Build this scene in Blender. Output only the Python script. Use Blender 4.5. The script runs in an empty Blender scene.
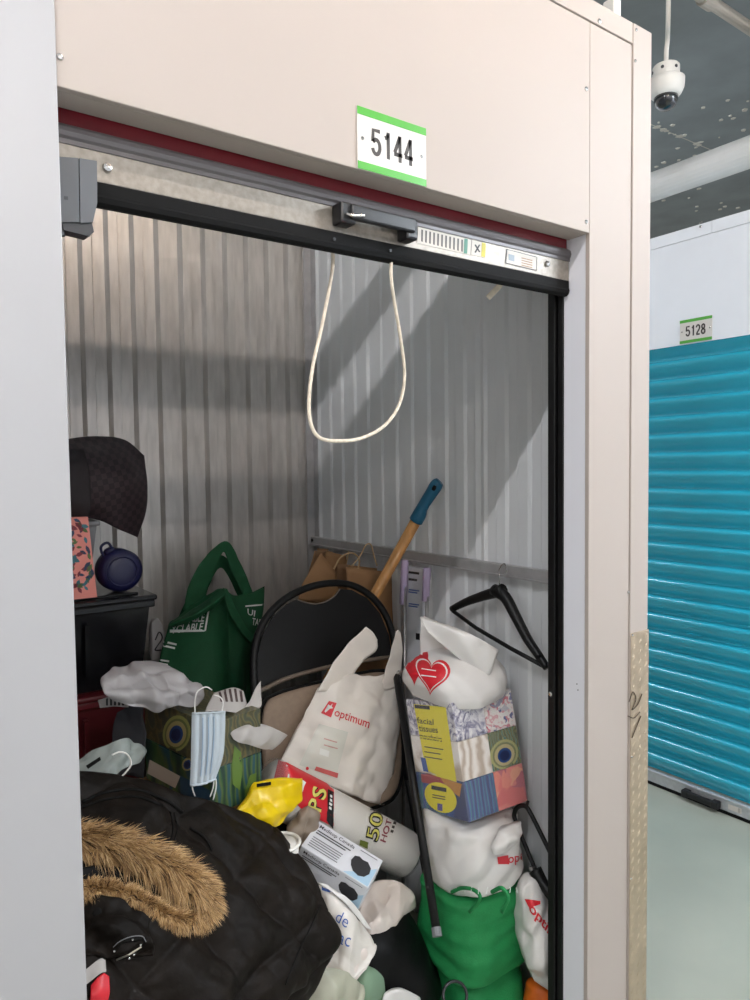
import bpy, bmesh, math, random
import numpy as np
from mathutils import Vector, Matrix
from mathutils.bvhtree import BVHTree

random.seed(7); rng = np.random.default_rng(11)
scene = bpy.context.scene
COL = scene.collection

# ------------------------------------------------------------------ camera
F = 716.66
CAM = np.array([-.24, -1.0961, 1.5941])
YAW, PITCH, ROLL = .6183, -.0493, .0118
_fw = np.array([math.sin(YAW)*math.cos(PITCH), math.cos(YAW)*math.cos(PITCH), math.sin(PITCH)])
_r = np.array([math.cos(YAW), -math.sin(YAW), 0.]); _d = np.cross(_fw, _r)
_c, _s = math.cos(ROLL), math.sin(ROLL)
MR = np.array([_c*_r + _s*_d, -_s*_r + _c*_d, _fw])
cam_data = bpy.data.cameras.new('camera')
cam_data.sensor_fit = 'VERTICAL'; cam_data.sensor_height = 24; cam_data.lens = 24*F/1000
cam_data.clip_start = .02
cam = bpy.data.objects.new('camera', cam_data); COL.objects.link(cam)
cam.matrix_world = Matrix(((MR[0][0], -MR[1][0], -MR[2][0], CAM[0]),
                           (MR[0][1], -MR[1][1], -MR[2][1], CAM[1]),
                           (MR[0][2], -MR[1][2], -MR[2][2], CAM[2]), (0, 0, 0, 1)))
scene.camera = cam

# ------------------------------------------------------------------ world, exposure, lamps
w = bpy.data.worlds.new('world'); scene.world = w; w.use_nodes = True
w.node_tree.nodes['Background'].inputs[0].default_value = (1, .97, .94, 1)
w.node_tree.nodes['Background'].inputs[1].default_value = .5
scene.view_settings.view_transform = 'Standard'; scene.view_settings.look = 'None'
scene.view_settings.gamma = 1; scene.view_settings.use_curve_mapping = False
scene.view_settings.exposure = 0.5
# x, y, z, rotation about z (degrees), radiance, colour, length
LAMPS = [(.95, -.95, 3.36, 0, 64, (1, .78, .60), 1.15),
         (-1.1, -.95, 3.36, 0, 290, (.95, .96, 1), 1.15),
         (2.45, -1.35, 2.9, 90, 380, (.84, .92, 1), 1.15),
         (2.3, 2.6, 2.9, 90, 240, (.84, .92, 1), 1.15),
         (.1, -2.75, 3.2, 0, 150, (1, .92, .85), 1.15)]      # bare tubes, fittings built below; this last one added to fill the heap

# ------------------------------------------------------------------ projection helpers (pixel + real depth -> place)
def ray(u, v): return MR.T @ np.array([(u-375)/F, (v-500)/F, 1.])
def pY(u, v, y): d = ray(u, v); return CAM + d*(y-CAM[1])/d[1]
def pX(u, v, x): d = ray(u, v); return CAM + d*(x-CAM[0])/d[0]
def pZ(u, v, z): d = ray(u, v); return CAM + d*(z-CAM[2])/d[2]
def pPl(u, v, p0, n): d = ray(u, v); return CAM + d*np.dot(np.array(p0)-CAM, n)/np.dot(d, n)

# ------------------------------------------------------------------ numeric helpers
_tab = np.random.default_rng(3).normal(size=(4096, 3)); _tab /= np.linalg.norm(_tab, axis=1)[:, None]
def pn(p, seed=0):
    p = np.asarray(p, float); sh = p.shape[:-1]; p = p.reshape(-1, 3); i = np.floor(p).astype(int); f = p-i
    u = f*f*f*(f*(f*6-15)+10); out = np.zeros(len(p))
    for dx in (0, 1):
        for dy in (0, 1):
            for dz in (0, 1):
                h = ((i[:, 0]+dx)*73856093 ^ (i[:, 1]+dy)*19349663 ^ (i[:, 2]+dz)*83492791 ^ seed*2654435) & 4095
                g = (_tab[h]*(f-np.array([dx, dy, dz]))).sum(1)
                wx = u[:, 0] if dx else 1-u[:, 0]; wy = u[:, 1] if dy else 1-u[:, 1]; wz = u[:, 2] if dz else 1-u[:, 2]
                out += g*wx*wy*wz
    return out.reshape(sh)
def crumple(p, freq, seed=0, octs=3):
    """straight sharp folds in several directions, fading in and out, about -0.5 .. 0.5"""
    q = np.asarray(p, float); o = np.zeros(q.shape[:-1]); r = np.random.default_rng(seed+1000)
    for k in range(3+octs):
        d = r.normal(size=3); d /= np.linalg.norm(d); f = freq*(.5+1.5*r.random()**1.5)
        x = q@d*f+r.random()+.28*pn(q*freq*.6+k*3.1, seed+k)
        tri = 2*np.abs(x-np.floor(x+.5)); msk = np.clip(.5+1.5*pn(q*freq*.55+k*7.7, seed+k+40), 0, 1)
        o += (tri-.5)*msk*freq/f
    return o*.7
def cr(A, n):
    """Catmull-Rom resample of A (m x ...) along axis 0 to n samples"""
    A = np.asarray(A, float); m = len(A)
    if m == 2:
        t = np.linspace(0, 1, n).reshape((-1,)+(1,)*(A.ndim-1)); return A[0]*(1-t)+A[1]*t
    E_ = np.concatenate([[2*A[0]-A[1]], A, [2*A[-1]-A[-2]]])
    t = np.linspace(0, m-1, n); i = np.minimum(t.astype(int), m-2); f = (t-i).reshape((-1,)+(1,)*(A.ndim-1))
    a, b, c, d = E_[i], E_[i+1], E_[i+2], E_[i+3]
    return .5*(2*b + (c-a)*f + (2*a-5*b+4*c-d)*f**2 + (3*b-a-3*c+d)*f**3)
def dense(G, nu, nv):
    G = np.asarray(G, float)
    return np.swapaxes(cr(np.swapaxes(cr(G, nu), 0, 1), nv), 0, 1)
def gnormal(D):
    n = np.cross(np.gradient(D, axis=1), np.gradient(D, axis=0)); l = np.linalg.norm(n, axis=-1, keepdims=True)
    n = n/np.maximum(l, 1e-9)
    s = np.sign(((CAM-D)*n).sum(-1).mean()) or 1
    return n*s

# ------------------------------------------------------------------ object helpers
def lin(h):
    h = h.lstrip('#'); c = [int(h[i:i+2], 16)/255 for i in (0, 2, 4)]
    return tuple(x/12.92 if x <= .04045 else ((x+.055)/1.055)**2.4 for x in c)+(1,)
def wloc(o):
    v = np.zeros(3)
    while o is not None: v += np.array(o.location); o = o.parent
    return v
def thing(name, label, cat, loc, group=None):
    o = bpy.data.objects.new(name, None); o.empty_display_size = .05; COL.objects.link(o)
    o.location = tuple(float(a) for a in loc); o['label'] = label; o['category'] = cat
    if group: o['group'] = group
    return o
def tag(o, label=None, cat=None, group=None, kind=None):
    for k, v in (('label', label), ('category', cat), ('group', group), ('kind', kind)):
        if v: o[k] = v
    return o
def obj(name, V, Fc, mat, parent=None, smooth=False, mats=None, midx=None):
    V = np.asarray(V, float).reshape(-1, 3)
    base = wloc(parent) if parent is not None else np.array([(V[:, 0].min()+V[:, 0].max())/2, (V[:, 1].min()+V[:, 1].max())/2, V[:, 2].min()])
    me = bpy.data.meshes.new(name); me.from_pydata((V-base).tolist(), [], [tuple(int(i) for i in f) for f in Fc]); 
    for m in (mats or [mat]): me.materials.append(m)
    if midx is not None: me.polygons.foreach_set('material_index', np.asarray(midx, dtype=np.int32))
    if smooth: me.polygons.foreach_set('use_smooth', [True]*len(me.polygons))
    me.update()
    o = bpy.data.objects.new(name, me); COL.objects.link(o)
    if parent is None: o.location = base.tolist()
    else: o.parent = parent
    return o
def struct(name, V, Fc, mat, **k): return tag(obj(name, V, Fc, mat, **k), kind='structure')
def join(parts):
    V, Fc, n = [], [], 0
    for v, f in parts:
        v = np.asarray(v, float); V.append(v); Fc += [tuple(i+n for i in q) for q in f]; n += len(v)
    return np.concatenate(V), Fc
def gbox(o, a, b, c, bev=0., seg=2):
    """box from a corner and three edge vectors, edges rounded"""
    o, a, b, c = (np.asarray(q, float) for q in (o, a, b, c))
    bm = bmesh.new()
    P = [o, o+a, o+a+b, o+b, o+c, o+a+c, o+a+b+c, o+b+c]
    vs = [bm.verts.new(p) for p in P]
    for f in ((0, 3, 2, 1), (4, 5, 6, 7), (0, 1, 5, 4), (1, 2, 6, 5), (2, 3, 7, 6), (3, 0, 4, 7)): bm.faces.new([vs[i] for i in f])
    bmesh.ops.recalc_face_normals(bm, faces=bm.faces)
    if bev: bmesh.ops.bevel(bm, geom=list(bm.edges), offset=bev, segments=seg, profile=.5, affect='EDGES')
    bm.verts.index_update(); V = [tuple(v.co) for v in bm.verts]; Fc = [[v.index for v in f.verts] for f in bm.faces]; bm.free()
    return np.array(V), Fc
def bx(x0, x1, y0, y1, z0, z1, bev=0., seg=2): return gbox((x0, y0, z0), (x1-x0, 0, 0), (0, y1-y0, 0), (0, 0, z1-z0), bev, seg)
def tube(P, r, n=8, closed=False, cap=True, sub=0):
    P = np.asarray(P, float)
    if sub: 
        P = cr(np.concatenate([P, P[:1]]), sub*len(P)+1)[:-1] if closed else cr(P, sub*(len(P)-1)+1)
    m = len(P); r = np.broadcast_to(np.asarray(r, float) if np.ndim(r) == 0 else cr(np.asarray(r, float)[:, None], m)[:, 0], (m,))
    T = (np.roll(P, -1, 0)-np.roll(P, 1, 0)) if closed else np.gradient(P, axis=0)
    T /= np.linalg.norm(T, axis=1)[:, None]+1e-12
    up = np.array([0, 0, 1.]) if abs(T[0][2]) < .9 else np.array([1., 0, 0]); V = []
    N = np.cross(T[0], up); N /= np.linalg.norm(N)
    ang = np.arange(n)*2*np.pi/n
    for i in range(m):
        N = N-T[i]*np.dot(N, T[i]); N /= np.linalg.norm(N); B = np.cross(T[i], N)
        V += [P[i]+r[i]*(math.cos(a)*N+math.sin(a)*B) for a in ang]
    Fc = []
    for i in range(m if closed else m-1):
        for j in range(n):
            a, b = i*n+j, i*n+(j+1) % n; c, d = ((i+1) % m)*n+(j+1) % n, ((i+1) % m)*n+j
            Fc.append((a, b, c, d))
    if cap and not closed: Fc += [tuple(range(n))[::-1], tuple((m-1)*n+j for j in range(n))]
    return np.array(V), Fc
def lathe(c, prof, n=20, axis=(0, 0, 1)):
    """prof: (radius, height) along axis from c"""
    ax = np.array(axis, float); ax /= np.linalg.norm(ax); t = np.array([1., 0, 0]) if abs(ax[0]) < .8 else np.array([0, 1., 0])
    a1 = np.cross(ax, t); a1 /= np.linalg.norm(a1); a2 = np.cross(ax, a1); V = []; Fc = []
    for r, h in prof: V += [np.array(c)+ax*h+max(r, 1e-5)*(math.cos(k)*a1+math.sin(k)*a2) for k in np.arange(n)*2*np.pi/n]
    for i in range(len(prof)-1):
        for j in range(n): Fc.append((i*n+j, i*n+(j+1) % n, (i+1)*n+(j+1) % n, (i+1)*n+j))
    Fc += [tuple(range(n))[::-1], tuple((len(prof)-1)*n+j for j in range(n))]
    return np.array(V), Fc
def slab(pts, vec):
    """flat outline with real thickness"""
    P = np.asarray(pts, float); n = len(P); V = np.concatenate([P, P+np.asarray(vec, float)])
    return V, [tuple(range(n))[::-1], tuple(range(n, 2*n))]+[(i, (i+1) % n, n+(i+1) % n, n+i) for i in range(n)]
def gridf(nu, nv, off=0, flip=False):
    o = []
    for i in range(nu-1):
        for j in range(nv-1):
            q = (off+i*nv+j, off+i*nv+j+1, off+(i+1)*nv+j+1, off+(i+1)*nv+j); o.append(q[::-1] if flip else q)
    return o
def sheet(G, nu=40, nv=40, amp=.004, freq=9, seed=0, thick=.0015, stretch=(1, 1, 1), fade=False, smoothamp=0.):
    """a soft sheet over a control grid of real points, creased, with thickness"""
    D = dense(G, nu, nv); N = gnormal(D); st = np.array(stretch)
    h = amp*crumple(D*st, freq, seed)+smoothamp*pn(D*st*freq*.5, seed+9)
    if fade:
        s = np.linspace(0, 1, nu)[:, None]; t = np.linspace(0, 1, nv)[None]; h = h*np.clip(8*np.minimum(np.minimum(s, 1-s), np.minimum(t, 1-t)), 0, 1)
    D = D+N*h[..., None]; N = gnormal(D); B = D-N*thick
    V = np.concatenate([D.reshape(-1, 3), B.reshape(-1, 3)]); n = nu*nv
    Fc = gridf(nu, nv)+gridf(nu, nv, n, True)
    ring = [j for j in range(nv)]+[i*nv+nv-1 for i in range(1, nu)]+[(nu-1)*nv+j for j in range(nv-2, -1, -1)]+[i*nv for i in range(nu-2, 0, -1)]
    for k in range(len(ring)): a, b = ring[k], ring[(k+1) % len(ring)]; Fc.append((b, a, a+n, b+n))
    return V, Fc
def pillow(G, back, nu=44, nv=44, amp=.008, freq=8, seed=0, bulge=0., p=.45, stretch=(1, 1, 1), octs=3):
    """a closed soft body: creased front over a control grid, swelling back by a vector"""
    D = dense(G, nu, nv); s = np.linspace(0, 1, nu)[:, None]; t = np.linspace(0, 1, nv)[None]
    wgt = np.clip(16*s*(1-s)*t*(1-t), 0, 1)**p; st = np.array(stretch)
    D = D+amp*.55*np.stack([pn(D*freq*2.2+9, seed+90), 0*s*t, pn(D*freq*2.2+19, seed+91)], -1); N = gnormal(D)
    Fr = D+N*(bulge*wgt)[..., None]; N = gnormal(Fr)
    Fr = Fr+N*(amp*crumple(Fr*st, freq, seed, octs))[..., None]*np.clip(wgt*2, .25, 1)[..., None]
    Bk = D+np.asarray(back, float)*wgt[..., None]; Bk = Bk+amp*crumple(Bk*st, freq, seed+5, 2)[..., None]*np.asarray(back)/np.linalg.norm(back)
    Bk[0] = Fr[0]; Bk[-1] = Fr[-1]; Bk[:, 0] = Fr[:, 0]; Bk[:, -1] = Fr[:, -1]
    V = Fr.reshape(-1, 3).tolist(); n = nu*nv; idx = np.arange(n).reshape(nu, nv).copy()
    for i in range(1, nu-1):
        for j in range(1, nv-1): idx[i, j] = len(V); V.append(Bk[i, j].tolist())
    Fc = gridf(nu, nv)+[(idx[i, j], idx[i+1, j], idx[i+1, j+1], idx[i, j+1]) for i in range(nu-1) for j in range(nv-1)]
    return np.array(V), Fc
def loft(rings, nu=40, nv=48, amp=.006, freq=8, seed=0, stretch=(1, 1, 1), sq=2.0, capend=True, octs=3):
    """closed lumpy body; rings: (centre, half-width vector, half-depth vector)"""
    A = np.array([np.concatenate(r) for r in rings], float); A = cr(A, nu); th = np.arange(nv)*2*np.pi/nv
    ce, se = np.cos(th), np.sin(th); cx = np.sign(ce)*np.abs(ce)**(2/sq); sx = np.sign(se)*np.abs(se)**(2/sq)
    D = A[:, None, 0:3]+A[:, None, 3:6]*cx[None, :, None]+A[:, None, 6:9]*sx[None, :, None]
    C = A[:, None, 0:3]; N = D-C; N /= np.linalg.norm(N, axis=-1, keepdims=True)+1e-9
    D = D+N*(amp*crumple(D*np.array(stretch), freq, seed, octs))[..., None]
    Fc = [(i*nv+j, i*nv+(j+1) % nv, (i+1)*nv+(j+1) % nv, (i+1)*nv+j) for i in range(nu-1) for j in range(nv)]
    if capend: Fc += [tuple(range(nv))[::-1], tuple((nu-1)*nv+j for j in range(nv))]
    return D.reshape(-1, 3), Fc
def gpx(rows, y=None):
    """control grid from pixels with a real depth each"""
    return np.array([[pY(q[0], q[1], q[2] if len(q) > 2 else y) for q in r] for r in rows])
def bvh(o):
    b = np.array(wloc(o)); me = o.data
    return BVHTree.FromPolygons([tuple(np.array(v.co)+b) for v in me.vertices], [tuple(p.vertices) for p in me.polygons])
def on(t, u, v, off=.0015):
    """place on a surface, lifted along its normal"""
    d = ray(u, v); d = d/np.linalg.norm(d); h = t.ray_cast(Vector(CAM), Vector(d))
    if h[0] is None: return None
    n = np.array(h[1]); n = n if np.dot(n, d) < 0 else -n
    return np.array(h[0])+n*off
_tx = {}
def textmesh(s, bold=0., shear=0., space=1.):
    k = (s, bold, shear, space)
    if k not in _tx:
        cu = bpy.data.curves.new('t', 'FONT'); cu.body = s; cu.offset = bold; cu.shear = shear; cu.space_character = space; cu.resolution_u = 3
        to = bpy.data.objects.new('t', cu); COL.objects.link(to); dg = bpy.context.evaluated_depsgraph_get()
        me = to.evaluated_get(dg).to_mesh(); V = np.array([v.co[:] for v in me.vertices])[:, :2]; Fc = [tuple(p.vertices) for p in me.polygons]
        to.evaluated_get(dg).to_mesh_clear(); bpy.data.objects.remove(to); bpy.data.curves.remove(cu)
        V = (V-V.min(0))/(V.max(0)-V.min(0)); _tx[k] = (V, Fc)
    return _tx[k]
def refine(V, Fc, lim):
    bm = bmesh.new(); vs = [bm.verts.new((x, y, 0)) for x, y in V]
    for f in Fc:
        try: bm.faces.new([vs[i] for i in f])
        except ValueError: pass
    bmesh.ops.triangulate(bm, faces=bm.faces)
    for _ in range(4):
        e = [e for e in bm.edges if e.calc_length() > lim]
        if not e: break
        bmesh.ops.subdivide_edges(bm, edges=e, cuts=1); bmesh.ops.triangulate(bm, faces=bm.faces)
    bm.verts.index_update(); o = (np.array([v.co[:2] for v in bm.verts]), [tuple(v.index for v in f.verts) for f in bm.faces]); bm.free(); return o
def decal(name, V, Fc, quad, target, mat, parent, off=.0016, lim=.12, fine=True):
    """flat print wrapped on a surface; V in the unit square, quad: where its corners (tl, tr, br, bl) lie in the photo"""
    if fine: V, Fc = refine(V, Fc, lim)
    q = np.array(quad, float); ok = {}; P = []
    for i, (x, y) in enumerate(V):
        uv = (q[3]*(1-x)+q[2]*x)*(1-y)+(q[0]*(1-x)+q[1]*x)*y; h = on(target, uv[0], uv[1], off)
        if h is not None: ok[i] = len(P); P.append(h)
    Fk = [tuple(ok[i] for i in f) for f in Fc if all(i in ok for i in f)]
    if not Fk: return None
    return obj(name, P, Fk, mat, parent, smooth=True)
def ptext(name, s, quad, target, mat, parent, bold=0., off=.0016, shear=0.):
    V, Fc = textmesh(s, bold, shear); return decal(name, V, Fc, quad, target, mat, parent, off, .3)
SQ = (np.array([(0, 0), (1, 0), (1, 1), (0, 1)], float), [(0, 1, 2, 3)])
def disc(n=20): return np.array([(.5+.5*math.cos(a), .5+.5*math.sin(a)) for a in np.arange(n)*2*np.pi/n]), [tuple(range(n))]
def bars(n, fill=.5, jag=.3, seed=0):
    r = random.Random(seed); V, Fc = [], []
    for i in range(n):
        y0 = 1-(i+fill)/n; y1 = 1-i/n; x1 = 1-jag*r.random(); k = len(V); V += [(0, y0), (x1, y0), (x1, y1), (0, y1)]; Fc.append((k, k+1, k+2, k+3))
    return np.array(V), Fc
def flat_text(name, s, o, ex, ey, mat, parent, bold=0., space=1.):
    """lettering on a flat plate: o lower left, ex / ey full width and height vectors"""
    V, Fc = textmesh(s, bold, 0., space); ex, ey = np.array(ex, float), np.array(ey, float)
    P = np.array([np.array(o)+ex*x+ey*y for x, y in V]); return obj(name, P, Fc, mat, parent)

# ------------------------------------------------------------------ materials
def mat(name, col, rough=.5, metal=0., var=0., vscale=8., bump=0., bscale=60., coat=0., alpha=1., trans=0., sss=0., col2=None, emit=0., spec=.5, stretch=None, detail=4., aniso=0.):
    m = bpy.data.materials.new(name); m.use_nodes = True; nt = m.node_tree; b = nt.nodes['Principled BSDF']; L = nt.links
    c = lin(col); b.inputs['Base Color'].default_value = c; b.inputs['Roughness'].default_value = rough; b.inputs['Metallic'].default_value = metal
    b.inputs['Coat Weight'].default_value = coat; b.inputs['Coat Roughness'].default_value = .15; b.inputs['Alpha'].default_value = alpha
    b.inputs['Transmission Weight'].default_value = trans; b.inputs['Specular IOR Level'].default_value = spec
    if emit: b.inputs['Emission Color'].default_value = c; b.inputs['Emission Strength'].default_value = emit
    tc = nt.nodes.new('ShaderNodeTexCoord'); src = tc.outputs['Object']
    if stretch:
        mp = nt.nodes.new('ShaderNodeMapping'); mp.inputs['Scale'].default_value = stretch; L.new(src, mp.inputs['Vector']); src = mp.outputs['Vector']
    if var or col2:
        n = nt.nodes.new('ShaderNodeTexNoise'); n.inputs['Scale'].default_value = vscale; n.inputs['Detail'].default_value = detail; L.new(src, n.inputs['Vector'])
        r = nt.nodes.new('ShaderNodeValToRGB'); L.new(n.outputs['Fac'], r.inputs['Fac'])
        if col2: a, z = c, lin(col2)
        else: a = tuple(x*(1-var) for x in c[:3])+(1,); z = tuple(min(1, x*(1+var)) for x in c[:3])+(1,)
        r.color_ramp.elements[0].color = a; r.color_ramp.elements[1].color = z
        r.color_ramp.elements[0].position = .35; r.color_ramp.elements[1].position = .65
        L.new(r.outputs['Color'], b.inputs['Base Color'])
    if bump:
        n2 = nt.nodes.new('ShaderNodeTexNoise'); n2.inputs['Scale'].default_value = bscale; n2.inputs['Detail'].default_value = 3; L.new(src, n2.inputs['Vector'])
        bp = nt.nodes.new('ShaderNodeBump'); bp.inputs['Strength'].default_value = bump; bp.inputs['Distance'].default_value = .004
        L.new(n2.outputs['Fac'], bp.inputs['Height']); L.new(bp.outputs['Normal'], b.inputs['Normal'])
    if sss:   # thin plastic or paper lets light through
        tl = nt.nodes.new('ShaderNodeBsdfTranslucent'); tl.inputs['Color'].default_value = c
        mx = nt.nodes.new('ShaderNodeMixShader'); mx.inputs[0].default_value = sss
        L.new(b.outputs[0], mx.inputs[1]); L.new(tl.outputs[0], mx.inputs[2]); L.new(mx.outputs[0], nt.nodes['Material Output'].inputs['Surface'])
    return m
def print_mat(name, kind, cols, scale=20., rough=.35, distort=2., stretch=(1, 1, 1)):
    """printed colour pattern (noise, cells or fibres)"""
    m = mat(name, cols[0], rough); nt = m.node_tree; L = nt.links; b = nt.nodes['Principled BSDF']
    tc = nt.nodes.new('ShaderNodeTexCoord'); mp = nt.nodes.new('ShaderNodeMapping'); mp.inputs['Scale'].default_value = stretch; L.new(tc.outputs['Object'], mp.inputs['Vector'])
    if kind == 'cell':
        n = nt.nodes.new('ShaderNodeTexVoronoi'); n.inputs['Scale'].default_value = scale; out = n.outputs['Color']
        d = nt.nodes.new('ShaderNodeTexNoise'); d.inputs['Scale'].default_value = scale*.6; L.new(mp.outputs[0], d.inputs['Vector'])
        ad = nt.nodes.new('ShaderNodeVectorMath'); ad.operation = 'MULTIPLY_ADD'; ad.inputs[1].default_value = (.05*distort,)*3
        L.new(d.outputs['Color'], ad.inputs[0]); L.new(mp.outputs[0], ad.inputs[2]); L.new(ad.outputs[0], n.inputs['Vector'])
        sp = nt.nodes.new('ShaderNodeSeparateColor'); L.new(out, sp.inputs[0]); fac = sp.outputs[0]
    elif kind == 'wave':
        n = nt.nodes.new('ShaderNodeTexWave'); n.inputs['Scale'].default_value = scale; n.inputs['Distortion'].default_value = distort*4; n.inputs['Detail'].default_value = 3; L.new(mp.outputs[0], n.inputs['Vector']); fac = n.outputs['Fac']
    else:
        n = nt.nodes.new('ShaderNodeTexNoise'); n.inputs['Scale'].default_value = scale; n.inputs['Detail'].default_value = 3; n.inputs['Distortion'].default_value = distort; L.new(mp.outputs[0], n.inputs['Vector']); fac = n.outputs['Fac']
    r = nt.nodes.new('ShaderNodeValToRGB'); e = r.color_ramp.elements
    lo, hi = (.3, .7) if kind == 'noise' else (.05, .95)
    while len(e) < len(cols): e.new(.5)
    for i, c in enumerate(cols): e[i].position = lo+(hi-lo)*i/(len(cols)-1); e[i].color = lin(c)
    L.new(fac, r.inputs['Fac']); L.new(r.outputs['Color'], b.inputs['Base Color']); return m

M = dict(
 paint=mat('almond_painted_steel', 'B6ABA3', .6, spec=.3, var=.012, vscale=2, bump=.02, bscale=12),
 paint_in=mat('white_painted_steel', 'AFAEB0', .38, var=.012, vscale=2, bump=.02, bscale=12),
 reveal=mat('white_reveal_paint', 'E9E9F0', .4),
 far_paint=mat('far_white_panel', 'F0F2F8', .4, var=.01),
 galv=mat('galvanised_corrugated', 'C6C1BC', .34, .42, var=.10, vscale=7, bump=.05, bscale=30, stretch=(6, 6, 1.2)),
 white_rib=mat('white_corrugated', 'E0E1E2', .4, .05, var=.03, vscale=5, bump=.03, bscale=20),
 rail=mat('galvanised_rail', 'B4B2B2', .42, .4, var=.08, vscale=20),
 bar=mat('spangled_galvanised', '958E85', .45, .5, var=.13, vscale=90, bump=.03, bscale=120),
 bar2=mat('bright_galvanised', 'C6C8CC', .4, .35, var=.06, vscale=60),
 lip=mat('grey_roll_lip', '5E5A5B', .42, .3, var=.04),
 red=mat('burgundy_curtain', '6E1420', .32, coat=.2, var=.05),
 black=mat('black_rubber', '070707', .8, spec=.25),
 blackm=mat('black_painted_metal', '0C0C0D', .45, spec=.35),
 blackp=mat('black_plastic', '17171A', .35, var=.1),
 grey_p=mat('grey_plastic', '77797C', .48, var=.03, bump=.02, bscale=200),
 dgrey_p=mat('dark_grey_plastic', '34363A', .42, var=.05),
 chrome=mat('steel_screw', 'CFCDCB', .22, 1.),
 latchgrey=mat('latch_grey', '5A5D61', .5, var=.03),
 white_p=mat('white_plastic', 'EDEAE4', .35),
 sign=mat('sign_white', 'DED8D2', .35), green_s=mat('sign_green', '52A83D', .35), ink=mat('dark_ink', '3A332F', .5), inkb=mat('black_ink', '17161A', .5),
 conc=mat('concrete_ceiling', '8A9294', .85, var=.10, vscale=3, bump=.25, bscale=25),
 pale=mat('ceiling_patch', 'C9C6BC', .9),
 floor=mat('sealed_concrete_floor', 'A9AB9E', .34, var=.05, vscale=3, bump=.02, bscale=40),
 pipe=mat('white_painted_pipe', 'E3E4E4', .4, var=.03), conduit=mat('steel_conduit', 'B5AEA4', .35, .6, var=.05),
 teal=mat('teal_slat', '26A3BC', .2, coat=.5, var=.03, vscale=3),
 tread=mat('tread_plate', 'BFAE97', .36, .7, var=.1, vscale=25, bump=.05, bscale=60), scuff=mat('tread_scuff', '4E4234', .5, .3),
 rope=mat('cream_cord', 'DCCFBC', .8, var=.12, vscale=60, bump=.3, bscale=220),
 lampglass=mat('lamp_tube', 'FFF6E8', .4, emit=6.), housing=mat('lamp_housing', 'E8E8E6', .4),
)

# ================================================================== THE SETTING
XR, XB, YB, HD, TOP = 1.166, 1.30, 1.512, 2.13, 2.66      # jamb, unit right wall, unit back wall, opening head, facade top
XL = -.22; XE = 1.40; XT = 2.86; CEIL = 3.8
struct('floor', *bx(-3.2, 12., -3.4, 8., -.06, 0), M['floor'])
struct('ceiling', *bx(-3.2, 12., -3.4, 8., CEIL, CEIL+.08), M['conc'])
struct('wall_opposite', *bx(-3.2, 6., -3.4, -3.33, 0, TOP), M['far_paint'])

# facade of the open unit
def panel(name, x0, x1, z0, z1, y0=0., y1=.012, m='paint', bev=.0015): return struct(name, *bx(x0, x1, y0, y1, z0, z1, bev), M[m])
hd = panel('wall_header', .0, XR-.0012, HD, 2.609)
panel('trim_1', -.4, XE-.075-.0012, 2.611, TOP, -.003, .012)
lp = struct('wall_pier_left', *bx(-.62, 0, -.006, .03, 0, 2.609, .002), M['paint_in'])
panel('wall_pier_right', XR, XE-.0752, 0, 2.609)
panel('trim_2', XE-.074, XE, 0, TOP, -.004, .012)
struct('trim_3', *bx(XE-.012, XE, .012, YB+.02, 0, TOP, .001), M['paint_in'])                 # side of the block towards the cross aisle
struct('trim_4', *bx(0, XR, .012, .062, HD, HD+.012), M['paint'])                              # soffit return
struct('trim_5', *bx(XR, XR+.012, .012, .075, 0, HD+.012), M['reveal'])                      # right reveal
struct('trim_6', *bx(-.012, 0, .03, .075, 0, HD+.012), M['paint_in'])
def screw(x, y, z, parent=None, ax=(0, -1, 0), r=.0052):
    return lathe((x, y, z), [(r, 0), (r, .0012), (r*.75, .0028), (r*.3, .0034)], 12, ax)
def screw_at(parent, u, v, y, m='chrome', r=.0052):
    p = pY(u, v, y); obj('screw', *screw(p[0], y, p[2], r=r), M[m], parent)
hr = hd
for u, v in ((60, 57), (586, 89), (586, 222)): screw_at(hd, u, v, 0.)
t2 = bpy.data.objects['trim_2']
for u, v in ((636, 30), (635, 61), (628, 592)): screw_at(t2, u, v, -.004, r=.004)
screw_at(bpy.data.objects['trim_1'], 599, 21, -.003)
for u_, v_ in ((577, 684), (578, 690)):
    p = pX(u_, v_, XR); obj('screw_hole', *lathe((XR-.0002, p[1], p[2]), [(.0016, 0), (.0016, .0004)], 8, (-1, 0, 0)), M['black'], bpy.data.objects['trim_5'])

# corrugated sheets
def corr(u0, u1, pitch, depth, z0, z1, at, phase=0., rib=.32):
    """vertical trapezoid corrugation; at(s, d, z) gives the place for run s and height d"""
    prof = []; s = u0
    prof.append((u0, 0.))
    k = math.floor((u0-phase)/pitch)
    while True:
        b = phase+k*pitch; k += 1
        if b > u1: break
        for f, d in ((.12, 0), (.25, 1), (.25+rib, 1), (.33+rib, 0)):
            q = b+f*pitch
            if u0+1e-4 < q < u1-1e-4: prof.append((q, depth*d))
    prof.append((u1, 0.)); V = []; n = len(prof)
    for z in (z0, z1): V += [at(s, d, z) for s, d in prof]
    for z in (z0, z1): V += [at(s, d-.0012, z) for s, d in prof]
    Fc = []
    for i in range(n-1): Fc += [(i, i+1, n+i+1, n+i), (2*n+i+1, 2*n+i, 3*n+i, 3*n+i+1)]
    Fc += [(0, n, 3*n, 2*n), (n-1, 3*n-1, 4*n-1, 2*n-1)]
    return np.array(V), Fc
wb = struct('wall_back', *bx(XL-.03, XB+.03, YB+.018, YB+.03, 0, TOP), M['rail'])
sx = pY(185, 300, YB)[0]
for a, b, e in ((XL, sx, 0.), (sx-.012, XB, .0016)):
    obj('corrugated_sheet', *corr(a, b, .0885, .021, 0, TOP, lambda s, d, z: (s, YB+.0175-d-e, z), phase=.02, rib=.34), M['galv'], wb)
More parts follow.
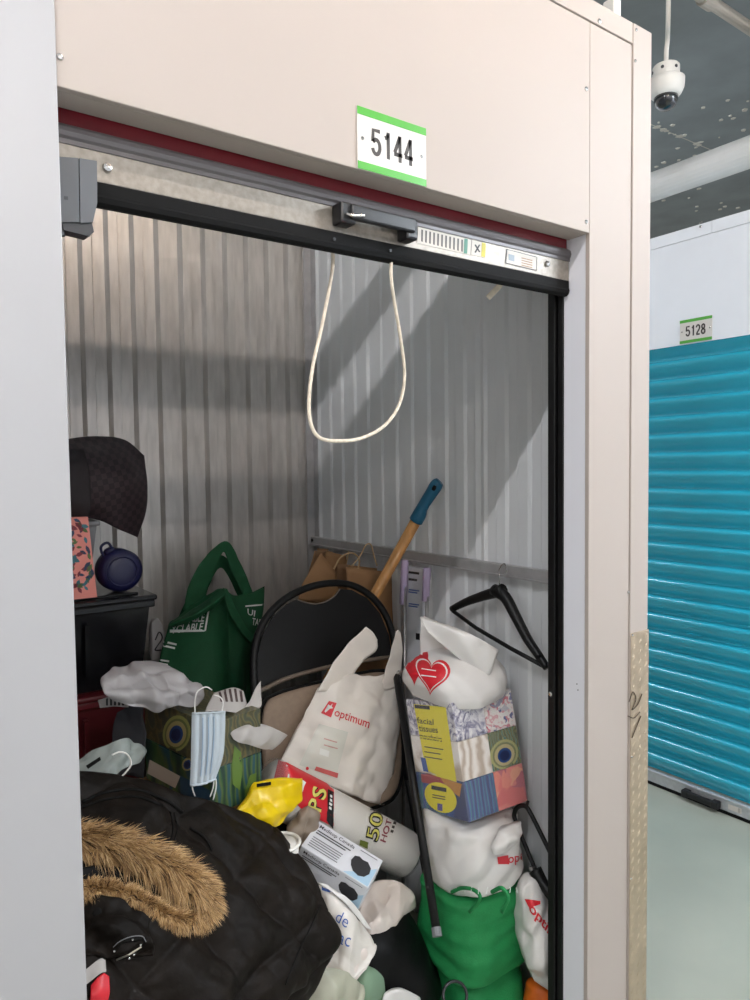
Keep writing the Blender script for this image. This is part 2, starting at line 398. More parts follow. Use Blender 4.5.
ws = struct('wall_right', *bx(XB+.016, XB+.03, .09, YB, 0, TOP), M['rail'])
for a, b, e in ((.09, .52, 0.), (.508, 1.02, .0014), (1.008, YB, 0.)):
    obj('corrugated_sheet', *corr(a, b, .0885, .006, 0, TOP, lambda s, d, z: (XB+.006-d-e, s, z), phase=.03, rib=.40), M['white_rib'], ws)
obj('corner_angle', *join([bx(XB-.035, XB, YB-.006, YB-.003, 0, TOP), bx(XB-.003, XB, YB-.04, YB-.003, 0, TOP)]), M['rail'], wb)
wl = struct('wall_left', *bx(XL-.03, XL-.016, .03, YB, 0, TOP), M['rail'])
obj('corrugated_sheet', *corr(.04, YB, .0885, .009, 0, TOP, lambda s, d, z: (XL-.009+d, s, z), phase=.03), M['white_rib'], wl)
# girt rail along the right wall
rl = struct('trim_7', *join([bx(XB-.022, XB-.0005, .1, YB-.004, 1.262, 1.296, .002), bx(XB-.03, XB-.022, .1, YB-.004, 1.262, 1.267)]), M['rail'])
obj('rail_bolt', *lathe((XB-.028, 1.482, 1.283), [(.007, 0), (.007, .004), (.003, .006)], 8, (-1, 0, 0)), M['blackm'], rl)
# unseen bar added across the open top, shading a band of the back wall
struct('shade_bar', *bx(XL-.03, XB+.03, .19, .215, 2.648, 2.735), M['rail'])
# black door guides
gr = struct('trim_9', *join([bx(XR-.004, XR+.012, .0755, .092, 0, HD+.2, .002), bx(XR-.010, XR+.012, .096, .118, 0, HD+.2, .002)]), M['blackm'])
q = pX(557.5, 696, XR-.010); obj('guide_bolt', *lathe((XR-.0105, .107, q[2]), [(.006, 0), (.006, .003), (.003, .005)], 10, (-1, 0, 0)), M['chrome'], gr)
struct('trim_10', *join([bx(-.012, .004, .0755, .092, 0, HD+.2, .002), bx(-.012, .006, .096, .118, 0, HD+.2, .002)]), M['blackm'])

# tread plate corner guard with raised lozenges
zt = pY(632, 633, -.005)[2]
tp = thing('tread_plate_guard', 'diamond tread plate guard screwed to the corner of the open unit', 'corner guard', (XE-.035, 0, 0))
obj('plate', *bx(XE-.073, XE+.002, -.0065, -.0045, 0, zt, .0006), M['tread'], tp)
LZ = []
for i in range(46):
    for j in range(3):
        cx = XE-.062+.026*j; cz = .012+i*.0252+(.0126 if j % 2 else 0); s = 1 if (i+j) % 2 else -1
        if cz > zt-.012: continue
        L = .0105; a = math.radians(58*s if s > 0 else 58); dx, dz = L*math.cos(a), L*math.sin(a); px_, pz_ = -.0026*math.sin(a), .0026*math.cos(a)
        k = np.array([(cx-dx, -.0065, cz-dz), (cx+px_, -.0065, cz+pz_), (cx+dx, -.0065, cz+dz), (cx-px_, -.0065, cz-pz_), (cx, -.0085, cz)])
        LZ.append((k, [(0, 1, 4), (1, 2, 4), (2, 3, 4), (3, 0, 4)]))
tag(obj('tread_lozenges', *join(LZ), M['tread'], tp), kind='stuff')
for zz in (.02, 1.155, .84, .52): obj('screw', *screw(XE-.07, -.0065, zz, r=.003), M['chrome'], tp)
for pts in (((629, 702), (633, 692), (636, 700), (632, 710), (638, 704), (642, 694)), ((628, 716), (634, 718), (640, 712)), ((632, 738), (636, 728), (641, 716))):
    obj('scuff_mark', *tube([pY(u, v, -.0085) for u, v in pts], .0013, 5, sub=4), M['scuff'], tp)

# ------------------------------------------------------------------ far side: unit across the cross aisle
struct('wall_far', *join([bx(XT, XT+.012, -2.3, -.02, 0, 2.60), bx(XT, XT+.012, 1.42, 4.9, 0, 2.60), bx(XT, XT+.012, -.0, 1.40, HD, 2.60)]), M['far_paint'])
struct('trim_11', *bx(XT-.003, XT+.012, -2.3, .66, 2.602, 2.655, .001), M['far_paint'])
struct('trim_12', *bx(XT-.002, XT+.012, .662, 4.9, 2.602, 2.655, .001), M['far_paint'])
q = pX(700.5, 226.5, XT-.003); obj('screw', *lathe((XT-.003, q[1], q[2]), [(.006, 0), (.006, .002), (.003, .004)], 10, (-1, 0, 0)), M['chrome'], bpy.data.objects['trim_12'])
struct('trim_13', *join([bx(XT+.012, XT+.05, -.03, 0, 0, HD), bx(XT+.012, XT+.05, 1.40, 1.43, 0, HD), bx(XT+.012, XT+.05, 0, 1.4, HD, HD+.012)]), M['far_paint'])
dr = bpy.data.objects.new('door_2', None); COL.objects.link(dr); dr.location = (XT+.03, .7, 0); dr['kind'] = 'structure'
PIT = .0868
sp = [(.006, 0), (.006, .10), (.001, .20), (-.010, .36), (-.019, .56), (-.023, .72), (-.0235, .80), (-.021, .86), (-.013, .92), (-.002, .97), (.006, 1.0)]
V, Fc = [], []
for yy in (.005, 1.395): V += [(dx, yy-.7, h*PIT) for dx, h in sp]
for yy in (.005, 1.395): V += [(dx+.0015, yy-.7, h*PIT) for dx, h in sp]
n = len(sp)
for i in range(n-1): Fc += [(i, i+1, n+i+1, n+i), (2*n+i+1, 2*n+i, 3*n+i, 3*n+i+1)]
sme = bpy.data.meshes.new('slat'); sme.from_pydata(V, [], Fc); sme.materials.append(M['teal']); sme.polygons.foreach_set('use_smooth', [True]*len(sme.polygons))
k = 0; z = .075
while z < HD-.01:
    so = bpy.data.objects.new('slat', sme); COL.objects.link(so); so.parent = dr; so.location = (0, 0, z); z += PIT
bb = obj('bottom_bar', *join([bx(XT+.008, XT+.03, .005, 1.395, .013, .072, .004), bx(XT+.002, XT+.012, .005, 1.395, .062, .074, .003)]), M['bar2'], dr)
obj('rubber_seal', *bx(XT+.004, XT+.034, .005, 1.395, 0.0005, .013, .002), M['black'], dr)
hnd = obj('handle', *join([bx(XT-.026, XT-.006, .60, .76, .022, .05, .006), bx(XT-.03, XT+.008, .592, .625, .018, .052, .005), bx(XT-.03, XT+.008, .735, .768, .018, .052, .005)]), M['blackp'], dr)
obj('sticker', *bx(XT+.0072, XT+.008, .50, .56, .028, .052), M['sign'], dr)
for f in (0, 1):
    obj('warning_sticker', *bx(XT+.0070, XT+.0078, .505, .515, .03, .05), M['galv'], dr) if f else None
def arc(cx_, cy_, rx, ry, a0, a1, n=12): return [(cx_+rx*math.cos(math.radians(q)), cy_+ry*math.sin(math.radians(q))) for q in np.linspace(a0, a1, n)]
DIG = {'5': [[(.92, .93), (.16, .93), (.12, .50)], [(.12, .50)]+arc(.48, .33, .40, .27, 130, -165, 18)], '1': [[(.60, 0), (.60, 1)], [(.60, .93), (.46, .80), (.22, .76)]],
       '4': [[(.70, 0), (.70, 1)], [(.70, .97), (.10, .33)], [(.02, .28), (.98, .28)]], '2': [arc(.48, .70, .38, .24, 175, -35, 14)+[(.16, .12)], [(.06, .06), (.92, .06)]],
       '8': [arc(.5, .735, .32, .20, 0, 360, 20), arc(.5, .275, .39, .215, 0, 360, 22)]}
def digit(ch_, o_, ex, ez, w_=.185):
    """sans-serif numeral from broad strokes"""
    V, Fc = [], []; asp = np.linalg.norm(ex)/np.linalg.norm(ez)
    for st_ in DIG[ch_]:
        P = np.array(st_)*np.array([asp, 1.]); n = len(P); T = np.gradient(P, axis=0); T /= np.linalg.norm(T, axis=1)[:, None]+1e-9; N = np.stack([-T[:, 1], T[:, 0]], 1)*w_*.42; k = len(V)
        V += list(P+N)+list(P-N); Fc += [(k+i, k+i+1, k+n+i+1, k+n+i) for i in range(n-1)]
    V = np.array(V)/np.array([asp, 1.]); return np.array([np.array(o_)+ex*x+ez*y for x, y in V]), Fc
def number_plate(label, loc, ex, nrm, s, wid, hei):
    t = thing('unit_number_plate', label, 'sign', loc, 'unit number plates'); ex = np.array(ex, float); nr = np.array(nrm, float); o = np.array(loc, float); ez = np.array([0, 0, 1.])
    obj('plate', *gbox(o-ex*wid/2+nr*.0003, ex*wid, nr*.0024, ez*hei, .0006), M['sign'], t)
    for z0 in (0, hei*.875): obj('green_stripe', *gbox(o-ex*wid/2+nr*.0027+ez*z0, ex*wid, nr*.0005, ez*hei*.125), M['green_s'], t)
    nb = len(s); dw = wid*.63/nb
    for k_, ch_ in enumerate(s):
        o_ = o-ex*wid*.315+ex*dw*(k_+.07)+nr*.0030+ez*hei*.28
        obj('digit', *digit(ch_, o_, ex*dw*.82, ez*hei*.44), M['ink'], t)
    for sx_ in (-.43, .43): obj('screw', *lathe(o+ex*wid*sx_+nr*.0027+ez*hei*.5, [(.0035, 0), (.0035, .001), (.002, .0022)], 10, nrm), M['chrome'], t)
    return t
a, b = pY(357, 169, 0), pY(425.5, 187.5, 0); wd = b[0]-a[0]
number_plate('white and green number plate reading 5144 above the open unit', ((a[0]+b[0])/2, 0, HD+.0006), (1, 0, 0), (0, -1, 0), '5144', wd, .1105)
a, b = pX(680, 343, XT), pX(712.3, 340.5, XT)
number_plate('white and green number plate reading 5128 above the teal door', (XT, (a[1]+b[1])/2, HD+.004), (0, -1, 0), (-1, 0, 0), '5128', a[1]-b[1], .107)

# ------------------------------------------------------------------ ceiling services
pp = thing('ceiling_pipe', 'thick white pipe crossing under the grey ceiling over the cross aisle', 'pipe', (2.74, 1, 2.78))
zc = pX(700, 170, 2.74); obj('pipe_run', *tube([(2.74, -2.2, zc[2]), (2.74, 4.6, zc[2])], .063, 24), M['pipe'], pp)
for yy in (1.6, 3.4, -1.2): obj('hanger_rod', *tube([(2.74, yy, zc[2]+.05), (2.74, yy, CEIL)], .006, 8), M['conduit'], pp)
cd = thing('ceiling_conduit', 'steel conduit with a coupling at the top edge of the ceiling', 'conduit', (2.3, .13, 3.1))
a, b = pZ(704, 2, 3.2), pZ(752, 26, 3.2); y_ = (a[1]+b[1])/2
obj('conduit_run', *tube([(a[0]-.9, y_, 3.2), (4.6, y_, 3.2)], .020, 16), M['conduit'], cd); obj('coupling', *tube([(a[0]-.03, y_, 3.2), (a[0]+.03, y_, 3.2)], .027, 16), M['conduit'], cd)
for xx in (1.7, 3.6): obj('strap', *bx(xx, xx+.03, y_-.03, y_+.03, 3.2, CEIL), M['conduit'], cd)
# dome camera on a pendant
c0 = pX(666, 86, 2.25); cx, cy, cz = c0
cc = thing('dome_camera', 'white dome security camera on a pendant under the ceiling', 'camera', (cx, cy, cz))
obj('pendant', *tube([(cx+.01, cy, CEIL), (cx+.01, cy, cz+.25), (cx, cy, cz+.12), (cx, cy, cz+.045)], .0085, 12, sub=6), M['white_p'], cc, smooth=True)
mt = obj('mount', *lathe((cx, cy, cz+.022), [(.048, 0), (.048, .045), (.044, .05), (.02, .052)], 24), M['white_p'], cc)
for an in range(6):
    a = an*1.05+.3; obj('slot', *lathe((cx+.047*math.cos(a), cy+.047*math.sin(a), cz+.05), [(.006, 0), (.006, .003)], 8, (math.cos(a), math.sin(a), 0)), M['dgrey_p'], mt)
obj('housing', *lathe((cx, cy, cz-.042), [(.045, 0), (.056, .012), (.064, .03), (.066, .05), (.066, .062), (.05, .066)], 28), M['white_p'], cc, smooth=True)
obj('dome', *lathe((cx, cy, cz-.088), [(.004, 0), (.022, .004), (.036, .016), (.042, .032), (.043, .047)], 24), mat('smoked_dome', '15171C', .08, coat=1.), cc, smooth=True)
sb = thing('strip_fitting', 'small pale fitting peeping over the top of the unit wall', 'fitting', pY(612, 4, .3))
q = pY(612, 8, .3); obj('body', *bx(q[0]-.018, q[0]+.018, .28, .32, TOP+.0, q[2]+.02, .004), M['white_p'], sb); obj('stem', *tube([(q[0], .3, q[2]+.02), (q[0], .3, CEIL)], .006, 10), M['white_p'], sb)
# pale paint marks and the seam on the ceiling
cl = bpy.data.objects['ceiling']
sm = []
r5 = random.Random(5)
a, b = pZ(655, 126, CEIL), pZ(716, 152, CEIL)
for i in range(26):
    t = r5.random(); p = a+(b-a)*t*1.9; s = .006+.012*r5.random()
    sm.append(slab([(p[0]+s*math.cos(k)*(1+r5.random()), p[1]+s*math.sin(k)*(1+r5.random()), CEIL-.001-.0001*i) for k in np.arange(6)*1.047], (0, 0, .0012+.0001*i)))
for i in range(40):
    p = pZ(655+95*r5.random(), 100+130*r5.random(), CEIL); s = .004+.010*r5.random()
    sm.append(slab([(p[0]+s*math.cos(k)*(1+r5.random()), p[1]+s*math.sin(k)*(1+r5.random()), CEIL-.004-.0001*i) for k in np.arange(5)*1.257], (0, 0, .0045+.0001*i)))
e1, e2 = a, a+(b-a)*2.2; obj('joint_line', *tube([np.array([q_[0], q_[1], CEIL-.0005]) for q_ in (e1-(b-a), e2)], .003, 5), M['pale'], cl)
tag(obj('paint_flecks', *join(sm), M['pale'], cl), kind='stuff')
# lamp fittings
names = ['warm fluorescent fitting hanging above the open unit, out of shot', 'cool fluorescent fitting hanging above the left pier', 'fluorescent fitting over the near end of the cross aisle', 'fluorescent fitting over the far end of the cross aisle', 'added fluorescent fitting behind the camera to fill the heap with light']
for (x, y, z, rz, pw, c, L), nm in zip(LAMPS, names):
    t = thing('fluorescent_fitting', nm, 'light', (x, y, z), 'fluorescent fittings'); s, c_ = (0, 1) if rz else (1, 0)
    lm_ = mat('lamp_tube', 'FFFFFF', .4); lb_ = lm_.node_tree.nodes['Principled BSDF']; lb_.inputs['Emission Color'].default_value = c+(1,); lb_.inputs['Emission Strength'].default_value = pw
    hx, hy = (L/2+.03)*s+.022*c_, (L/2+.03)*c_+.022*s
    obj('housing', *bx(x-hx, x+hx, y-hy, y+hy, z+.022, z+.075, .006), M['housing'], t)
    obj('lamp_tube', *tube([(x-L/2*s, y-L/2*c_, z+.006), (x+L/2*s, y+L/2*c_, z+.006)], .013, 12), lm_, t)
    for e in (-1, 1): obj('chain', *tube([(x+e*.4*s, y+e*.4*c_, z+.07), (x+e*.4*s, y+e*.4*c_, CEIL)], .003, 6), M['conduit'], t)

# ================================================================== THE ROLLED-UP DOOR OF THE OPEN UNIT
d1 = bpy.data.objects.new('door_1', None); COL.objects.link(d1); d1.location = (XR/2, .07, HD); d1['kind'] = 'structure'
obj('curtain', *join([bx(.002, XR-.002, .066, .070, 2.100, 2.34), tube([(.002, .19, 2.34), (XR-.002, .19, 2.34)], .118, 28)]), M['red'], d1)
obj('rolled_lip', *join([tube([(.002, .066, 2.094), (XR-.002, .066, 2.094)], .0145, 14), bx(.002, XR-.002, .056, .070, 2.077, 2.092)]), M['lip'], d1, smooth=False)
bar = obj('bottom_bar', *bx(.002, XR-.002, .058, .080, 2.030, 2.082, .0025), M['bar'], d1)
obj('rubber_seal', *join([bx(.004, XR-.004, .056, .084, 2.010, 2.031, .002), tube([(.004, .068, 2.008), (XR-.004, .068, 2.008)], .013, 10)]), M['black'], d1)
for u, v in ((107, 168), (547, 264)):
    q = pY(u, v, .058); obj('bolt', *lathe((q[0], .058, q[2]), [(.0075, 0), (.0075, .002), (.006, .005), (.002, .0065)], 14, (0, -1, 0)), M['chrome'], d1)
for u in (334, 390):
    q = pY(u, 250, .056); obj('seal_clip', *lathe((q[0], .055, 2.016), [(.003, 0), (.003, .002)], 8, (0, -1, 0)), M['dgrey_p'], d1)
a, b = pY(334, 214, .05), pY(411, 236, .05)
h = obj('handle', *join([bx(a[0], a[0]+.035, .026, .060, 2.040, 2.079, .005), bx(b[0]-.03, b[0], .026, .060, 2.036, 2.077, .005), bx(a[0]+.02, b[0]-.01, .020, .034, 2.048, 2.076, .004)]), M['blackp'], d1)
obj('latch_pin', *tube([(a[0]+.012, .024, 2.056), (a[0]+.02, .018, 2.052), (a[0]+.045, .017, 2.056)], .003, 8, sub=3), M['chrome'], h)
bt = bvh(bar)
def bar_print(nm, quad, m, V=None, Fc=None, off=.0008, par=d1): return decal(nm, *(SQ if V is None else (V, Fc)), quad, bt, m, par, off, .5)
pa, yl, gn = mat('sticker_paper', 'CFC8BE', .5), mat('sticker_yellow', 'C9BB3E', .5), mat('sticker_green', '3F7F6A', .5)
st = bar_print('warning_sticker', [(418, 227), (471, 240), (470, 255), (417, 243)], pa)
for i in range(11):
    u = 421+i*4.0; bar_print('print_line', [(u, 229.5+i), (u+1.6, 230+i), (u+1.4, 242+i), (u-.2, 241.5+i)], M['ink'], off=.0011, par=st)
bar_print('green_band', [(464, 238.5), (467.5, 239.3), (466.8, 254), (463.3, 253.2)], gn, off=.0012, par=st)
s2 = bar_print('pictogram_sticker', [(472, 240), (486, 243.5), (485, 258), (471, 254.5)], pa)
bar_print('yellow_band', [(481.5, 242.5), (485.5, 243.5), (484.8, 257.5), (480.8, 256.5)], yl, off=.0012, par=s2)
for qd in ([(474, 245), (475.5, 244.5), (480, 252), (478.5, 252.5)], [(478.5, 244.5), (480, 245), (475.5, 253), (474, 252.5)]): bar_print('pictogram', qd, M['inkb'], off=.0012, par=s2)
s3 = bar_print('maker_sticker', [(506, 249), (537, 257), (536.5, 271), (505, 263.5)], M['ink'])
bar_print('maker_sticker_face', [(507, 250), (536, 257.6), (535.5, 270), (506, 262.8)], pa, off=.0011, par=s3)
for i in range(4): bar_print('print_line', [(521, 257.5+2.4*i), (532, 260.2+2.4*i), (532, 261.2+2.4*i), (521, 258.5+2.4*i)], mat('print_rust', '9A7A5C', .5), off=.0014, par=s3)
bar_print('print_block', [(508, 254), (514, 255.6), (514, 261.8), (508, 260.2)], mat('print_blue', '8E9BA6', .5), off=.0014, par=s3)

# grey latch box on the left guide
lb = thing('latch_box', 'grey plastic latch box fixed beside the left door guide', 'latch', (.03, .04, 2.0))
o1 = [pY(u, v, .028) for u, v in ((52, 156), (78.5, 158), (79.5, 222), (55, 222))]
o2 = [pY(u, v, .028) for u, v in ((79.5, 158), (97, 161), (97.3, 203), (93, 222), (80.5, 223))]
obj('body', *slab(o1, (0, .027, 0)), M['latchgrey'], lb); obj('cover', *slab(o2, (0, .027, 0)), M['latchgrey'], lb)
obj('base', *slab([pY(u, v, .032) for u, v in ((62, 222), (92, 223), (94, 232), (88, 236), (64, 230))], (0, .024, 0)), M['dgrey_p'], lb)
obj('knuckle', *tube([pY(60, 218, .04), pY(61, 236, .04)], .006, 10), M['dgrey_p'], lb)
obj('emblem', *slab([pY(u, v, .0275) for u, v in ((64, 196), (68, 196.5), (68, 200), (64, 199.5))], (0, .0008, 0)), M['dgrey_p'], lb)

# pull cord hanging in a loop from the bottom bar
cp_ = [(331, 236), (333, 262), (329, 290), (321, 330), (313, 365), (309, 400), (311, 424), (320, 438), (340, 441), (362, 438), (384, 426), (399, 405), (404.5, 375), (400, 335), (394, 300), (391, 275), (392, 250)]
rp = thing('pull_cord', 'cream pull cord hanging in a long loop from the door bar', 'cord', pY(340, 441, .09))
obj('cord', *tube([pY(u, v, .085+.02*math.sin(i*.7)) for i, (u, v) in enumerate(cp_)], .0036, 10, sub=6), M['rope'], rp, smooth=True)
sr = sheet([[pY(501, 272, .12), pY(507, 276, .12)], [pY(497, 284, .13), pY(502, 287, .13)], [pY(486, 296, .14), pY(490, 300, .14)]], 14, 5, amp=0, thick=.001)
tag(obj('webbing_strap', *sr, M['rope'], smooth=True), 'short cream webbing strap end hanging below the right of the door bar', 'strap')

# ================================================================== CONTENTS
def plastic(n, c, s=.14, r=.36, bump=.55, bs=13):
    m = mat(n, c, r, sss=s, bump=bump, bscale=bs, var=.03, vscale=12)
    for nd in m.node_tree.nodes:      # creased film: ridged relief
        if nd.type == 'TEX_NOISE' and abs(nd.inputs['Scale'].default_value-bs) < .01: nd.noise_type = 'RIDGED_MULTIFRACTAL'; nd.inputs['Detail'].default_value = 2
        if nd.type == 'BUMP': nd.inputs['Distance'].default_value = .006
    return m
B = dict(
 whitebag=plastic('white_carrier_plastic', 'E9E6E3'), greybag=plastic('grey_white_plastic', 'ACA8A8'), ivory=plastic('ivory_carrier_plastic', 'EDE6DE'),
 pinkw=plastic('pinkish_white_plastic', 'F2E6DE', .16), clearg=mat('cloudy_clear_plastic', 'B9C2BD', .25, alpha=.55, bump=.4, bscale=30),
 film=mat('clear_film', 'E6E9EA', .12, alpha=.18, bump=.5, bscale=40), olive=plastic('pale_olive_plastic', 'B9B8A4', .2), sage=plastic('sage_cloth', '7E9A80', .1, .7),
 yellow=plastic('yellow_carrier', 'F2CE0A', .15, .3, .2), green=mat('green_nonwoven', '0A4D2B', .75, var=.06, vscale=30, bump=.25, bscale=260),
 green2=mat('bright_green_nonwoven', '128043', .7, var=.06, vscale=30, bump=.25, bscale=260), red=mat('red_print', 'D0212E', .4), wprint=mat('white_print', 'E9EAE6', .5),
 kraft=mat('kraft_paper', '9B7550', .8, var=.06, vscale=14, bump=.1, bscale=60), kraft2=mat('kraft_paper_dark', '7E5E42', .8, var=.06, vscale=14), twine=mat('paper_twine', 'B99C74', .8, var=.1, vscale=80),
 wood=mat('varnished_wood', 'C08A4E', .4, var=.16, vscale=14, stretch=(4, 4, .6), coat=.2), tealp=mat('teal_grip', '155A78', .45, var=.05), lilac=mat('lilac_foam', 'B9A9C8', .6, var=.05), steel=mat('brushed_steel', 'A8A6A6', .3, .9),
 carton=mat('white_carton', 'D9DADF', .5, var=.02), nylon=mat('black_nylon', '120E0B', .6, vscale=14, bump=.4, bscale=45, col2='18120D', spec=.14), nylon2=mat('black_nylon_trim', '080706', .7, spec=.2),
 vinyl=mat('taupe_vinyl', '8E7B6A', .55, var=.06, vscale=60, bump=.15, bscale=300), taupe=mat('taupe_rail_and_highlight', '6E6257', .4),
 tote=mat('black_tote', '0C0C10', .25, coat=.1, var=.1, vscale=5, spec=.3), totered=mat('dark_red_tote', '5A161C', .35, var=.06), binbag=mat('black_bin_bag', '060607', .5, bump=.4, bscale=24, spec=.2),
 navy=mat('navy_plastic', '14153F', .4, var=.08), floral=mat('pink_floral_card', 'D98478', .6, var=.03), cardbox=mat('plain_cardboard', '8A6B4A', .85, var=.06), cup=mat('foam_cup', 'F0ECE6', .45, sss=.15),
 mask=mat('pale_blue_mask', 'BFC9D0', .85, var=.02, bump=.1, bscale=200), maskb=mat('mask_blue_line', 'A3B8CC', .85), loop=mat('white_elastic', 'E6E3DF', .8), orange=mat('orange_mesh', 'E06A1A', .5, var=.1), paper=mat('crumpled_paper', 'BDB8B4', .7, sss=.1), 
 blueink=mat('blue_script', '3C5FA8', .5), tissuey=mat('label_yellow', 'EFE01A', .35), lab=mat('pale_label', 'D8C8B6', .5),
)
X_ = np.array([1., 0, 0]); Y_ = np.array([0, 1., 0]); Z_ = np.array([0, 0, 1.])

def tote(name, label, x0, x1, y0, y1, z0, z1, m, taper=.03, lid=None, group=None):
    t = thing(name, label, 'storage bin', ((x0+x1)/2, (y0+y1)/2, z0), group); zr = z1-.03; P0 = []
    ring = lambda e, z: [(x0+e, y0+e, z), (x1-e, y0+e, z), (x1-e, y1-e, z), (x0+e, y1-e, z)]
    V = ring(taper, z0)+ring(.006, zr)
    obj('body', V, [(3, 2, 1, 0), (0, 1, 5, 4), (1, 2, 6, 5), (2, 3, 7, 6), (3, 0, 4, 7), (4, 5, 6, 7)], m, t)
    obj('rim', *bx(x0-.006, x1+.006, y0-.006, y1+.006, zr-.012, zr+.008, .004), m, t)
    l = obj('lid', *join([bx(x0-.012, x1+.012, y0-.012, y1+.012, zr+.008, z1-.006, .006), bx(x0+.03, x1-.03, y0+.03, y1-.03, z1-.008, z1, .003)]), lid or m, t)
    for k in (.3, .7): obj('rib', *gbox((x0+(x1-x0)*k-.006, y0-.002, z0+.05), (.012, 0, 0), (0, .02, 0), (0, -.012, zr-z0-.09)), m, t)
    return t
# ---- back left: stacked bins
tz = pY(100, 598, .94)[2]; tx1 = pY(153, 620, .94)[0]; tb = pY(80, 697, .94)[2]
tote('storage_bin', 'plain cardboard-brown bin at the bottom of the left stack', -.19, tx1-.02, .97, 1.44, 0., tb-.36, B['cardbox'])
tote('storage_bin', 'dark red storage bin under the black bin', -.19, tx1-.01, .95, 1.44, tb-.36, tb, B['totered'])
tote('storage_bin', 'glossy black lidded storage bin carrying the floral box and blue jug', -.19, tx1, .94, 1.46, tb, tz, B['tote'])
gx = pY(101, 550, 1.04)[0]
g = thing('storage_bin', 'small grey plastic tub under the checked bag', 'storage bin', (gx-.2, 1.2, tz))
zt_ = pY(95, 521, 1.04)[2]
obj('body', [(gx-.42, 1.07, tz+.001), (gx-.03, 1.07, tz+.001), (gx-.03, 1.36, tz+.001), (gx-.42, 1.36, tz+.001), (gx-.44, 1.045, zt_-.01), (gx-.008, 1.045, zt_-.01), (gx-.008, 1.38, zt_-.01), (gx-.44, 1.38, zt_-.01)],
    [(3, 2, 1, 0), (0, 1, 5, 4), (1, 2, 6, 5), (2, 3, 7, 6), (3, 0, 4, 7), (4, 5, 6, 7)], M['grey_p'], g)
obj('rim', *bx(gx-.45, gx, 1.035, 1.39, zt_-.014, zt_, .004), M['grey_p'], g)
# floral card box
fb = thing('floral_box', 'pink card box printed with teal leaves on the black bin', 'box', (.1, .99, tz))
f0 = pY(97, 592, .955); fz = pY(88, 517, .955)[2]
bod = obj('body', *slab([(-.12, .955, tz+.001), (f0[0], .955, tz+.001), (pY(88, 517, .955)[0], .955, fz), (-.12, .955, fz)], (0, .07, 0)), B['floral'], fb)
fv = bvh(bod); r6 = random.Random(6)
leafm = [mat('leaf_teal', '3E6E78', .6), mat('leaf_green', '55683A', .6), mat('leaf_wine', '7A2E38', .6), mat('leaf_navy', '2B3A55', .6)]
lv = []
for i in range(70):
    u = 70+24*r6.random(); v = 520+70*r6.random(); s = 2.6+2.6*r6.random(); a = r6.random()*6.28; ca, sa = math.cos(a), math.sin(a); w_ = s*.45
    pts = [on(fv, u+ca*k*s-sa*q_*w_, v+sa*k*s+ca*q_*w_, .0008) for k, q_ in ((-1, 0), (-.3, 1), (.4, .8), (1, 0), (.4, -.8), (-.3, -1))]
    if all(p is not None for p in pts): obj('printed_leaf', pts, [(0, 1, 2, 3, 4, 5)], leafm[i % 4], fb)
# navy jug
c = pY(118, 566, 1.02); jr = .062
jg = thing('round_jug', 'navy blue round jug with a carrying loop on the black bin', 'jug', (c[0], 1.02, tz))
obj('body', *lathe((c[0], .985, tz+jr+.001), [(.02, -.012), (.05, -.008), (.061, .004), (.062, .05), (.054, .062), (.02, .066)], 26, (0, 1, 0)), B['navy'], jg, smooth=True)
obj('raised_ring', *tube([(c[0]+.042*math.cos(a), .975, tz+jr+.042*math.sin(a)) for a in np.arange(18)*2*np.pi/18], .003, 6, closed=True), B['navy'], jg)
obj('cap', *lathe(pY(111, 551, 1.01)-np.array([0, 0, .012]), [(.016, 0), (.016, .018), (.012, .022)], 14, (-.4, 0, 1)), B['navy'], jg)
obj('carry_loop', *tube([pY(u, v, 1.01) for u, v in ((114, 558), (104, 556), (101, 547), (108, 543), (114, 552))], .004, 8, sub=5), B['navy'], jg)
# checked holdall
ck = mat('checked_canvas', '2A1A1C', .62); nt = ck.node_tree; n1 = nt.nodes.new('ShaderNodeTexChecker'); n1.inputs['Scale'].default_value = 62; n1.inputs['Color1'].default_value = lin('34252A'); n1.inputs['Color2'].default_value = lin('20151A')
mp = nt.nodes.new('ShaderNodeMapping'); mp.inputs['Rotation'].default_value = (0, .18, 0); tcn = nt.nodes.new('ShaderNodeTexCoord'); mp.inputs['Scale'].default_value = (1, .02, 1)
nt.links.new(tcn.outputs['Object'], mp.inputs['Vector']); nt.links.new(mp.outputs[0], n1.inputs['Vector']); nt.links.new(n1.outputs['Color'], nt.nodes['Principled BSDF'].inputs['Base Color'])
hb = thing('holdall', 'dark brown checked holdall on top of the left stack', 'bag', (.2, 1.15, zt_))
obj('body', *pillow(gpx([[(20, 452, 1.1), (60, 440, 1.1), (98, 436, 1.12), (125, 440, 1.14), (144, 455, 1.16)], [(20, 475, 1.02), (60, 468, 1.0), (100, 466, 1.02), (130, 470, 1.06), (148, 482, 1.14)],
   [(20, 500, 1.01), (60, 500, 1.0), (100, 502, 1.02), (130, 505, 1.06), (146, 510, 1.13)], [(20, 516, 1.06), (60, 516, 1.05), (98, 521, 1.06), (120, 531, 1.08), (138, 538, 1.12)]]), (.06, .3, 0), 40, 44, .012, 5, 3), ck, hb, smooth=True)
obj('strap', *sheet(gpx([[(58, 446, 1.02), (84, 450, 1.0)], [(60, 470, .975), (90, 474, .975)], [(64, 500, .97), (92, 500, .97)], [(66, 520, .99), (88, 520, .99)]]), 30, 12, .012, 14, 4, .004), mat('dark_wine_canvas', '1C1216', .7), hb, smooth=True)
